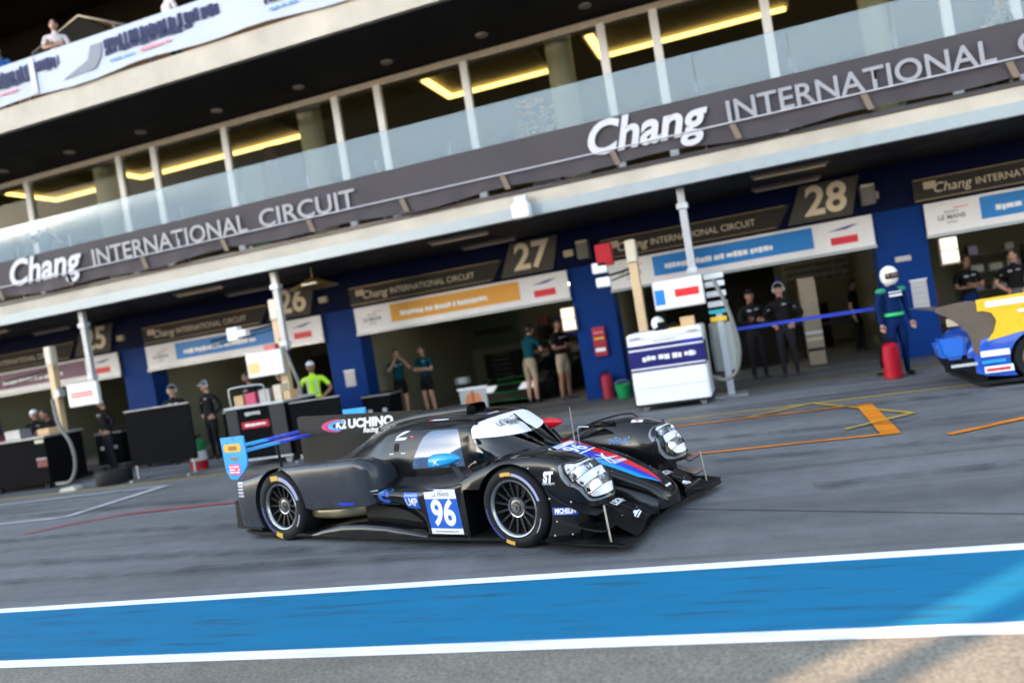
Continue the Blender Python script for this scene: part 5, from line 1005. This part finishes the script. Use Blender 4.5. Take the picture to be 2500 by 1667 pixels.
# upper storey: plant, green stand, terrace frame
t = thing('potted_plant', 'golden brown leafy plant in a white box behind the balcony glass', 'plant', (-3.45, 14.85, 4.28)); MB().box(-.2, .2, -.15, .15, 0, .95).build('planter', white, t, bevel=.015)
lf = MB(); rnd = random.Random(12)
for i in range(130):
    a, b = rnd.uniform(0, 6.28), rnd.gauss(0, .5); r_ = rnd.uniform(.05, .36); p = Vector((r_*math.cos(a), r_*.7*math.sin(a), 1.05+rnd.uniform(0, .7))); d = Vector((math.cos(a+b), math.sin(a+b), rnd.uniform(-.4, .8))).normalized()*rnd.uniform(.08, .17); n = d.cross(Vector((rnd.random(), rnd.random(), 1))).normalized()*.03
    lf.add([p, p+d*.5+n, p+d, p+d*.5-n], [(0, 1, 2, 3)])
lf.build('foliage', M('golden_leaf', (.50, .25, .03), .6, var=.3), t)['kind'] = 'stuff'
t = thing('exhibition_stand', 'teal and green display stand inside the lounge windows', 'display stand', (-11.9, 17.6, 4.28)); MB().box(-.45, .45, 0, .05, .02, 2.75).build('panel', M('teal_vinyl', (.015,.26,.15), .5, var=.2, scale=2), t); MB().box(-.5, .5, -.1, .15, 0, .02).build('foot', grey, t); MB().box(.6, .95, .1, .15, .02, 3.1).build('side_panel', M('maroon_vinyl', (.09,.01,.01), .5), t)
t = thing('wind_shelter', 'bent grey tube frame with a clear sheet on the roof terrace', 'shelter', (-14.0, 15.2, 8.56)); MB().tube([(-1.9, 0, 0), (-1.5, 0, 1.6), (0, 0, 2.1), (1.7, 0, 1.35), (1.9, 0, 0)], .03).tube([(-1.9, 1.2, 0), (-1.5, 1.2, 1.6), (0, 1.2, 2.1), (1.7, 1.2, 1.35)], .03).tube([(0, 0, 2.1), (0, 1.2, 2.1)], .03).build('tube', M('frame_grey', (.06,.065,.06), .5, .1), t, smooth=True, sharp=60)
MB().sheet([(-1.5, 0, 1.6), (0, 0, 2.1), (0, 1.2, 2.1), (-1.5, 1.2, 1.6)]).sheet([(0, 0, 2.1), (1.7, 0, 1.35), (1.7, 1.2, 1.35), (0, 1.2, 2.1)]).build('clear_sheet', glass('terrace_sheet', (.75,.78,.76), .05, .1, (.3,.32,.3), .25), t)
# black and green race car inside garage 27 (seen end on) and the yellow and blue car at the right edge
def simple_car(name, lab, loc, rz, bm_, cabm, accents):
    t = thing(name, lab, 'race car', loc, rz)
    xs = [-2.2, -2.0, -1.4, -.8, 0, .8, 1.5, 2.1, 2.35]; hz = [.58, .72, .78, .74, .60, .58, .56, .40, .22]; hw = [.86, .95, .97, .97, .93, .96, .97, .95, .85]; zb2 = [.25, .16, .12, .1, .1, .1, .1, .1, .12]
    rg = [full([(w_, b), (w_, b+(z-b)*.5), (w_*.98, z-.07), (w_*.86, z-.01), (w_*.45, z-.05), (0, z-.06)]) for w_, z, b in zip(hw, hz, zb2)]
    me = solid(MB(), surf(xs, rg, lin(-2.2, 2.35, 50), 50)).mesh('body', bm_)
    me = shade(cut(me, [wheel_cutter(x, .33, .37, min(s*.62, s*1.2), max(s*.62, s*1.2)) for x in (-1.35, 1.45) for s in (1, -1)])); me.materials.clear(); me.materials.append(bm_); obj('body', me, t)
    cxs = [-1.9, -1.2, -.6, -.1, .4, .9]; ch = [.80, 1.02, 1.12, 1.10, .90, .56]; cw_ = [.16, .36, .48, .50, .44, .3]
    MB().grid(surf(cxs, [full([(w_+.05, .45), (w_+.03, .62), (w_*.9, z-.14), (w_*.6, z-.02), (w_*.3, z), (0, z)]) for w_, z in zip(cw_, ch)], lin(-1.9, .9, 36), 40)).build('cockpit', cabm, t, smooth=True, sharp=60)
    for x in (-1.35, 1.45):
        for s in (1, -1):
            w2 = bpy.data.objects.new('wheel', None); COL.objects.link(w2); w2.parent = t; w2.location = (x, s*.80, .33); w2.rotation_euler = (0, 0, math.pi if s > 0 else 0)
            MB().lathe([(.22, -.14), (.30, -.155), (.325, -.13), (.33, -.09), (.33, .1), (.32, .14), (.22, .14)], axis='y', n=40).build('tyre', tyre_m, w2, smooth=True, sharp=50)
            mb = MB().lathe([(.225, -.135), (.21, -.14), (.20, -.10), (.20, .1)], axis='y', n=32).lathe([(0, -.10), (.05, -.10), (.06, -.07)], axis='y', n=14)
            for i in range(10):
                a = 2*math.pi*i/10; mb.tube([(.04*math.cos(a), -.09, .04*math.sin(a)), (.205*math.cos(a), -.11, .205*math.sin(a))], .014, 5)
            mb.build('rim', accents.get('rim', rim_m), w2, smooth=True, sharp=40)
    return t
gl = M('green_line_vinyl', (.005, .30, .06), .4)
t = simple_car('race_car', 'black race car with green edge lines parked in garage 27', (-5.9, 20.7, 0), R(-98), M('gloss_black', (.006,.006,.007), .35, spec=.15), M('gloss_black', (.006,.006,.007), .35, spec=.15), {})
for z, w_, x in ((.14, .95, 2.36), (.33, .93, 2.16), (.50, .80, 1.9), (.60, .97, 1.2), (.72, .95, -.9)): MB().tube([(x-.10, -w_, z), (x+.01, -w_*.5, z+.005), (x+.02, 0, z), (x+.01, w_*.5, z+.005), (x-.10, w_, z)], .006, 5).build('edge_line', gl, t)
for s in (1, -1): MB().prism([(2.05, .42), (2.22, .36), (1.9, .50)], 'y', min(s*.35, s*.75), max(s*.35, s*.75)).build('headlight', M('reflector_white', (.80,.81,.85), .25, .2), t)
wing_el(-2.0, 1.12, .3, R(10), -.9, .9).build('wing_element', black, t); [MB().box(-2.3, -2.0, y, y+.02, .9, 1.22).build('wing_endplate', black, t) for y in (-.91, .89)]
yel = M('yellow_car_paint', (.80, .50, .005), .3, var=.04, coat=.4); bl2 = M('blue_car_paint', (.004, .07, .45), .3, var=.08, coat=.4)
t = simple_car('race_car', 'yellow and blue race car cut off by the right edge of the view', (4.72, 13.0, 0), R(1), bl2, yel, {'rim': M('gold_rim', (.30,.24,.12), .35, .6)})
MB().prism([(-2.02, 1.03), (-2.02, 1.19), (.2, 1.22), (.2, 1.0)], 'y', -.96, -.93).prism([(-1.97, 1.035), (.1, 1.035), (.1, .86), (-.6, .80), (-1.3, .73), (-1.96, .62), (-1.86, .74), (-1.81, .88), (-1.86, .99)], 'y', -.955, -.935).build('engine_cover_side', yel, t, bevel=.004)
for x0, x1, z0, z1 in ((-1.92, -.9, 1.07, 1.15), (-1.55, -1.15, .95, .99), (-1.28, -.88, .80, .84)): MB().box(x0, x1, -.966, -.961, z0, z1).build('white_print', decal_w, t)
MB().prism([tuple(v) for v in catmull(np.array([[(-2.52, 1.16), (-2.1, 1.19), (-1.86, 1.08), (-1.78, .90), (-1.84, .66), (-2.02, .46), (-2.12, .50), (-2.16, .74), (-2.32, .96), (-2.52, 1.10)]]), 40)[0]], 'y', -.93, -.915).build('wing_endplate', M('brown_grey_plate', (.11,.08,.06), .5, var=.1), t, bevel=.003)
wing_el(-2.1, 1.06, .42, R(8), -.91, .91).build('wing_element', M('wing_grey', (.10,.09,.085), .4), t)
tb = MB().prism([(-2.56, .72), (-2.16, .72), (-2.22, .42), (-2.46, .42), (-2.53, .50)], 'y', -.90, -.55).build('tail_pod', M('bright_blue_plastic', (.003,.12,.55), .35), t, bevel=.05, smooth=True)
MB().box(-2.40, -2.22, -.92, -.905, .88, .99).build('plate', M('fitting', (.45,.38,.28), .5), t); MB().box(-2.42, -2.1, -.92, -.90, .32, .36).build('light_bar', lgrey, t)
MB().prism([(-2.28, .42), (-2.0, .42), (-2.0, .10), (-2.12, .09)], 'y', -.9, .9).build('diffuser', black, t); MB().prism([(-2.12, .05), (2.2, .05), (2.2, .09), (-2.12, .09)], 'y', -.97, .97).build('floor', dark, t)
for x0, x1, z0, z1, m_ in ((-2.06, -1.72, .42, .50, decal_w), (-2.06, -1.78, .33, .37, skyb), (-2.04, -1.70, .20, .29, decal_w)): MB().box(x0, x1, -.990, -.955, z0, z1).build('side_print', m_, t)
MB().box(-2.02, -1.74, -.994, -.990, .225, .26).build('red_print', redprint, t)
# ------------------------------------------------------------------ people
skin_l = M('skin_light', (.50, .27, .19), .5, var=.05); skin_d = M('skin_tan', (.27, .13, .08), .5, var=.05); hairm = M('dark_hair', (.015, .011, .009), .6)
def C_(name, c): return M(name, c, .85, var=.18, scale=7, bump=.35, bscale=14, spec=.05)
cl_blk = C_('black_cloth', (.012, .012, .014)); cl_teal = C_('teal_cloth', (.006, .055, .075)); cl_khaki = C_('khaki_cloth', (.36, .28, .20)); cl_navy = C_('navy_overall', (.006, .02, .085)); cl_vis = M('hi_vis_cloth', (.50, .88, .03), .7); cl_wht = C_('white_cloth', (.62, .55, .58)); cl_grey = C_('grey_cloth', (.10, .10, .11)); cl_blue = C_('blue_cloth', (.03, .10, .28)); cl_char = C_('charcoal_trousers', (.02, .02, .024)); shoe_m = M('shoe', (.015, .015, .016), .5)
def body_mesh(arms='down', shorts=False, sleeves='short', lean=0., turn=0., wide=.0, step=0.):
    V_, E_, Rr, Z_ = [], [], [], []
    def v(p, r): V_.append(Vector(p)); Rr.append(r); return len(V_)-1
    def e(a, b, z): E_.append((a, b)); Z_.append(z)
    pel = v((0, 0, .95), (.135, .105)); wa = v((0, .0, 1.09), (.125, .095)); ch = v((0, .0, 1.29), (.155, .105)); nk0 = v((0, .01, 1.44), (.075, .065)); nk1 = v((0, -.005, 1.52), (.052, .055)); hd = v((0, -.02, 1.58), (.06, .07))
    e(pel, wa, 1); e(wa, ch, 1); e(ch, nk0, 1); e(nk0, nk1, 0); e(nk1, hd, 0)
    for s in (-1, 1):
        st_2 = step*s
        hp = v((s*.095, 0, .86), (.098, .10)); th_ = v((s*(.10+wide*.4), -.01-st_2*.2, .62), .082); kn = v((s*(.105+wide*.8), -.015-st_2*.4, .50), .062); cf = v((s*(.11+wide), .02-st_2*.5, .34), .058); an = v((s*(.115+wide*1.2), .03-st_2*.6, .10), .042); hl_ = v((s*(.115+wide*1.2), .05-st_2*.6, .045), .042); to = v((s*(.13+wide*1.3), -.15-st_2*.6, .035), (.045, .030))
        e(pel, hp, 2); e(hp, th_, 2); e(th_, kn, 0 if shorts else 2); e(kn, cf, 0 if shorts else 2); e(cf, an, 0 if shorts else 2); e(an, hl_, 3); e(hl_, to, 3)
        P = {'down': [(s*.185, .005, 1.40), (s*.235, .02, 1.24), (s*.255, .03, 1.12), (s*.265, -.03, .88)],
             'fold': [(s*.185, .005, 1.40), (s*.235, -.03, 1.24), (s*.245, -.06, 1.13), (s*-.02, -.21, 1.16+s*.02)],
             'hips': [(s*.185, .005, 1.40), (s*.29, .03, 1.26), (s*.35, .05, 1.14), (s*.19, -.05, 1.0)],
             'fwd': [(s*.185, .005, 1.40), (s*.235, -.08, 1.27), (s*.25, -.14, 1.17), (s*.16, -.36, 1.20)],
             'up': [(s*.185, .005, 1.40), (s*.25, -.10, 1.30), (s*.27, -.18, 1.22), (s*.10, -.20, 1.46)]}[arms]
        sh, ua, el, wr = [v(p, r) for p, r in zip(P, (.066, .054, .045, .032))]
        e(ch, sh, 1); e(sh, ua, 1); e(ua, el, 1 if sleeves == 'long' else 0); e(el, wr, 1 if sleeves == 'long' else 0)
        d = (V_[wr]-V_[el]).normalized(); pm = v(V_[wr]+d*.075, (.042, .022)); e(wr, pm, 0)
    if lean:
        M_ = Matrix.Translation((0, 0, .95)) @ Matrix.Rotation(R(lean), 4, 'X') @ Matrix.Translation((0, 0, -.95))
        for i, p in enumerate(V_):
            if p.z > 1.0 or i in (1, 2, 3, 4, 5): V_[i] = M_ @ p
    me = bpy.data.meshes.new('p'); me.from_pydata(V_, E_, []); o = bpy.data.objects.new('p', me); COL.objects.link(o)
    sk = o.modifiers.new('s', 'SKIN'); sk.use_smooth_shade = True; ss = o.modifiers.new('u', 'SUBSURF'); ss.levels = 1; ss.render_levels = 1
    for i, r in enumerate(Rr):
        sv = me.skin_vertices[0].data[i]; sv.radius = r if isinstance(r, tuple) else (r, r); sv.use_root = (i == 0)
    dg = bpy.context.evaluated_depsgraph_get(); dg.update(); out = bpy.data.meshes.new_from_object(o.evaluated_get(dg)); bpy.data.objects.remove(o)
    zones = []
    for p in out.polygons:
        c = p.center; bd, bz = 9, 0
        for (a, b), z in zip(E_, Z_):
            A, D = V_[a], V_[b]-V_[a]; t = max(0, min(1, (c-A).dot(D)/D.length_squared)); q = (c-(A+D*t)).length/(max(Rr[a] if not isinstance(Rr[a], tuple) else max(Rr[a]), .03)**.5)
            if q < bd: bd, bz = q, z
        zones.append(bz)
    mb = MB(); mb.add([tuple(x.co) for x in out.vertices], [tuple(p.vertices) for p in out.polygons]); mb.mi = zones
    hc = V_[hd]+(Vector((0, -.012, .055)) if not lean else Matrix.Rotation(R(lean*.5), 3, 'X') @ Vector((0, -.012, .055)))
    mb.ell(hc, (.076, .097, .118), 18, 12, 0, -1); mb.ell(hc+Vector((0, -.098, -.012)), (.014, .022, .022), 8, 6, 0, -1); mb.ell(hc+Vector((0, -.082, -.058)), (.026, .012, .009), 8, 5, 5, -1)
    for s in (-1, 1):
        mb.ell(hc+Vector((s*.077, .005, -.01)), (.012, .022, .032), 8, 6, 0, -1); mb.ell(hc+Vector((s*.030, -.084, .012)), (.013, .010, .009), 8, 5, 4, -1); mb.ell(hc+Vector((s*.030, -.086, .032)), (.020, .010, .005), 8, 4, 4, -1)
    wr_i = [i for i, r in enumerate(Rr) if r == (.042, .022)]
    for i in wr_i:
        w0 = V_[[a for a, b in E_ if b == i][0]]; d = (V_[i]-w0).normalized(); sd_ = d.cross(Vector((0, 1, .2))).normalized(); dn = d.cross(sd_).normalized()
        for k, L in enumerate((.060, .072, .068, .052)):
            b0 = V_[i]+sd_*(.030-.020*k)+d*.008; mb.tube([b0, b0+d*L*.5+dn*.004, b0+d*L*.85+dn*.018, b0+d*L+dn*.028], [.0095, .009, .008, .006], 6, 0)
        b0 = w0+d*.025+sd_*.035; mb.tube([b0, b0+d*.035+sd_*.022, b0+d*.065+sd_*.026], [.011, .010, .007], 6, 0)
    return mb, hc
PCACHE = {}
def person(lab, loc, face, shirt, legs, skin=skin_l, hat=None, height=1.78, group=None, hair=True, tilt=0, **pose):
    key = tuple(sorted(pose.items())); 
    if key not in PCACHE: PCACHE[key] = body_mesh(**pose)
    mb, hc = PCACHE[key]
    t = thing('person', lab, 'person', loc, R(face), group); t.scale = (height/1.76,)*3
    me = mb.mesh('body', [skin, shirt, legs, shoe_m, hairm, M('lip', (.30,.10,.08), .5)], smooth=True, sharp=75, fix=False); obj('body', me, t)
    x, y, z = hc
    if not pose.get('lean') and (shirt is cl_blk or shirt is cl_teal or shirt is cl_grey):
        k_ = len(lab) % 3; pm_ = M('shirt_print_white', (.42, .42, .46), .6)
        MB().box(.035, .105, -.128, -.108, 1.345, 1.365).build('shirt_print', pm_, t)
        if k_: MB().box(-.10, -.04+.01*k_, -.128, -.108, 1.33, 1.36).build('shirt_print', pm_, t)
        for s_ in (-1, 1): MB().box(s_*.232-.02, s_*.232+.02, -.03, .07, 1.275, 1.287).build('sleeve_print', pm_, t)
    if hat is None or hat[0] != 'helmet':
        if hair: MB().ell((x, y+.010, z+.012), (.083, .100, .116), 16, 8, zmin=.12).ell((x, y+.035, z), (.082, .080, .105), 14, 8, zmin=-.5).build('hair', hairm, t, smooth=True)
    if hat:
        k, hm = hat[0], hat[1]
        if k in ('cap', 'capset'):
            cp_ = MB().ell((x, y+.004, z+.035), (.088, .106, .095), 16, 8, zmin=.0).build('cap', hm, t, smooth=True)
            MB().prism([(x+.075*math.sin(a), y-.09-.085*math.cos(a)) for a in lin(-1.45, 1.45, 12)], 'z', z+.035, z+.043).build('cap_visor', hat[2] if len(hat) > 2 else hm, cp_)
        if k == 'capset':
            hs_ = MB().tube([(x+.098*math.cos(a), y+.005, z+.02+.118*math.sin(a)) for a in lin(0, math.pi, 14)], .010, 6).build('headset', M('headset_grey', (.35,.36,.38), .4), t, smooth=True)
            for s in (-1, 1): MB().ell((x+s*.092, y+.005, z-.005), (.026, .040, .046), 12, 8, zmin=-1).build('ear_cup', M('headset_grey', (.35,.36,.38), .4), hs_, smooth=True)
        if k == 'helmet':
            hl = MB().ell((x, y+.005, z+.005), (.135, .155, .165), 24, 16, zmin=-.92).build('helmet', hm, t, smooth=True)
            vis = MB(); P = [[(x+(.139)*math.sin(a)*c_, y+.005-.160*math.cos(a)*c_, z+dz) for dz, c_ in ((-.045, .965), (-.01, .995), (.03, .99), (.055, .95))] for a in lin(-1.1, 1.1, 16)]
            vis.grid(np.array(P)).build('visor', M('visor_smoke', (.05,.025,.015), .15), hl, smooth=True)
    return t
# before the garages
t = person('fire marshal in navy overalls with green shoulders and a white helmet', (2.08, 14.62, 0), 25, cl_navy, cl_navy, hat=('helmet', white), height=1.80, arms='down', sleeves='long')
MB().ell((-.175, 0, 1.405), (.085, .09, .055), 12, 8, zmin=-1).ell((.175, 0, 1.405), (.085, .09, .055), 12, 8, zmin=-1).build('shoulder_patch', M('green_patch', (.01,.22,.13), .6), t, smooth=True)
MB().lathe([(.150, .985), (.158, .99), (.158, 1.03), (.150, 1.035)], n=24).build('belt', M('green_belt', (.03,.6,.12), .6), t).scale = (1, .82, 1); MB().box(-.11, .11, -.128, -.118, 1.30, 1.335).box(-.11, .11, -.126, -.116, 1.36, 1.38).build('chest_print', white, t)
t = person('marshal in a bright yellow-green vest and white cap behind the black cart', (-9.42, 15.2, 0), 15, cl_vis, cl_char, skin_d, hat=('cap', white), height=1.84, arms='hips', sleeves='short')
for s in (-1, 1): MB().box(s*.09-.018, s*.09+.018, -.132, -.118, 1.12, 1.40).build('vest_stripe', M('vest_silver', (.55,.58,.5), .4), t)
G26 = 'crew in front of garage 26'
person('crew member in black with a white visored cap, left of the pair at garage 26', (-12.95, 15.0, 0), 20, cl_blk, cl_blk, hat=('capset', cl_blk, white), group=G26, arms='fold', sleeves='long', height=1.80)
person('crew member in black with cap and pale headset, right of the pair at garage 26', (-12.12, 15.1, 0), -15, cl_blk, cl_blk, hat=('capset', cl_grey, white), group=G26, arms='hips', sleeves='long', height=1.79)
person('bareheaded crew member in black just left of the white lit screen', (-11.4, 15.7, 0), -30, cl_blk, cl_blk, skin_d, group=G26, arms='down', sleeves='short', height=1.83)
G27 = 'crew inside garage 27'
person('crew member in teal shirt and black shorts raising both hands, left in garage 27', (-9.0, 18.55, 0), 40, cl_teal, cl_blk, group=G27, arms='up', shorts=True, sleeves='short', height=1.82)
person('crew member in teal shirt and black shorts beside the raised hands', (-8.35, 18.75, 0), -10, cl_teal, cl_blk, group=G27, arms='fold', shorts=True, sleeves='short', height=1.80)
person('crew member in grey-teal shirt and pale shorts leaning over the parked car', (-5.40, 18.2, 0), 150, cl_teal, cl_khaki, group=G27, arms='fwd', shorts=True, sleeves='short', lean=12, height=1.9)
person('man in black shirt and khaki shorts with folded arms by the lit wall lamp', (-4.55, 18.05, 0), 60, cl_blk, cl_khaki, skin_d, group=G27, arms='fold', shorts=True, sleeves='short', height=1.90)
G28 = 'crew inside garage 28'
person('crew member in black standing left behind the blue belt', (-.2, 17.0, 0), 15, cl_blk, cl_blk, skin_d, hat=('cap', cl_blk), group=G28, arms='fold', sleeves='long', height=1.85)
person('crew member in black with headset standing right behind the blue belt', (.38, 16.7, 0), -10, cl_blk, cl_char, hat=('capset', cl_blk, cl_grey), group=G28, arms='hips', sleeves='long', height=1.88)
person('crew member in black leaning by the wall poster in garage 28', (2.05, 20.0, 0), 70, cl_blk, cl_blk, group=G28, arms='down', sleeves='short', height=1.72)
G29 = 'people in garage 29'
person('dark clothed man under the lit wall lamp of garage 29', (4.05, 18.3, 0), 10, cl_blk, cl_navy, skin_d, group=G29, arms='fold', sleeves='short', height=1.83)
person('man in black and pale trousers behind the yellow car', (4.85, 18.1, 0), -20, cl_blk, cl_grey, group=G29, arms='hips', sleeves='short', height=1.80)
person('crew member in black with a white cap at the far left tool cart', (-17.1, 15.0, 0), 30, cl_blk, cl_blk, hat=('cap', white), arms='fwd', sleeves='short', height=1.76)
G25 = 'crew at the far left pit'
person('bareheaded crew member in black bending over the dark tool cart', (-16.2, 14.75, 0), 5, cl_blk, cl_blk, skin_d, group=G25, arms='fwd', sleeves='short', lean=25, height=1.80)
person('crew member in black with grey headset below the leftmost lit screen', (-14.9, 14.9, 0), -25, cl_blk, cl_char, hat=('capset', cl_blk, cl_grey), group=G25, arms='hips', sleeves='long', height=1.80)
person('crew member in dark grey before the left blue pillar', (-13.75, 15.9, 0), 30, cl_grey, cl_blk, hat=('cap', cl_blk), group=G25, arms='fold', sleeves='short', height=1.78)
person('crew member in black behind the bins of the black cart', (-10.35, 15.4, 0), -5, cl_blk, cl_blk, hat=('cap', cl_blk, white), group=G26, arms='fwd', sleeves='long', height=1.77)
# balcony and roof terrace
person('spectator in navy with a white cap at the balcony glass', (-15.62, 14.75, 4.25), 60, cl_navy, cl_grey, hat=('cap', white), arms='up', sleeves='short', height=1.86)
person('photographer with a blue cap leaning over the balcony rail', (4.15, 15.0, 4.25), 20, cl_blk, cl_blk, hat=('cap', cl_blue), arms='up', sleeves='short', lean=35, height=1.70)
person('spectator in a white and pink shirt on the roof terrace', (-14.2, 14.62, 8.56), 35, cl_wht, cl_char, skin_l, arms='fold', sleeves='short', height=1.86)
person('spectator in white at the roof edge, hidden to the shoulders', (-11.1, 14.65, 8.56), -20, cl_wht, cl_char, skin_l, arms='down', sleeves='short', height=1.74)
person('spectator in a blue shirt bending at the roof terrace corner', (-15.75, 14.6, 8.56), 20, cl_blue, cl_char, skin_d, arms='fwd', sleeves='short', lean=25, height=1.62)
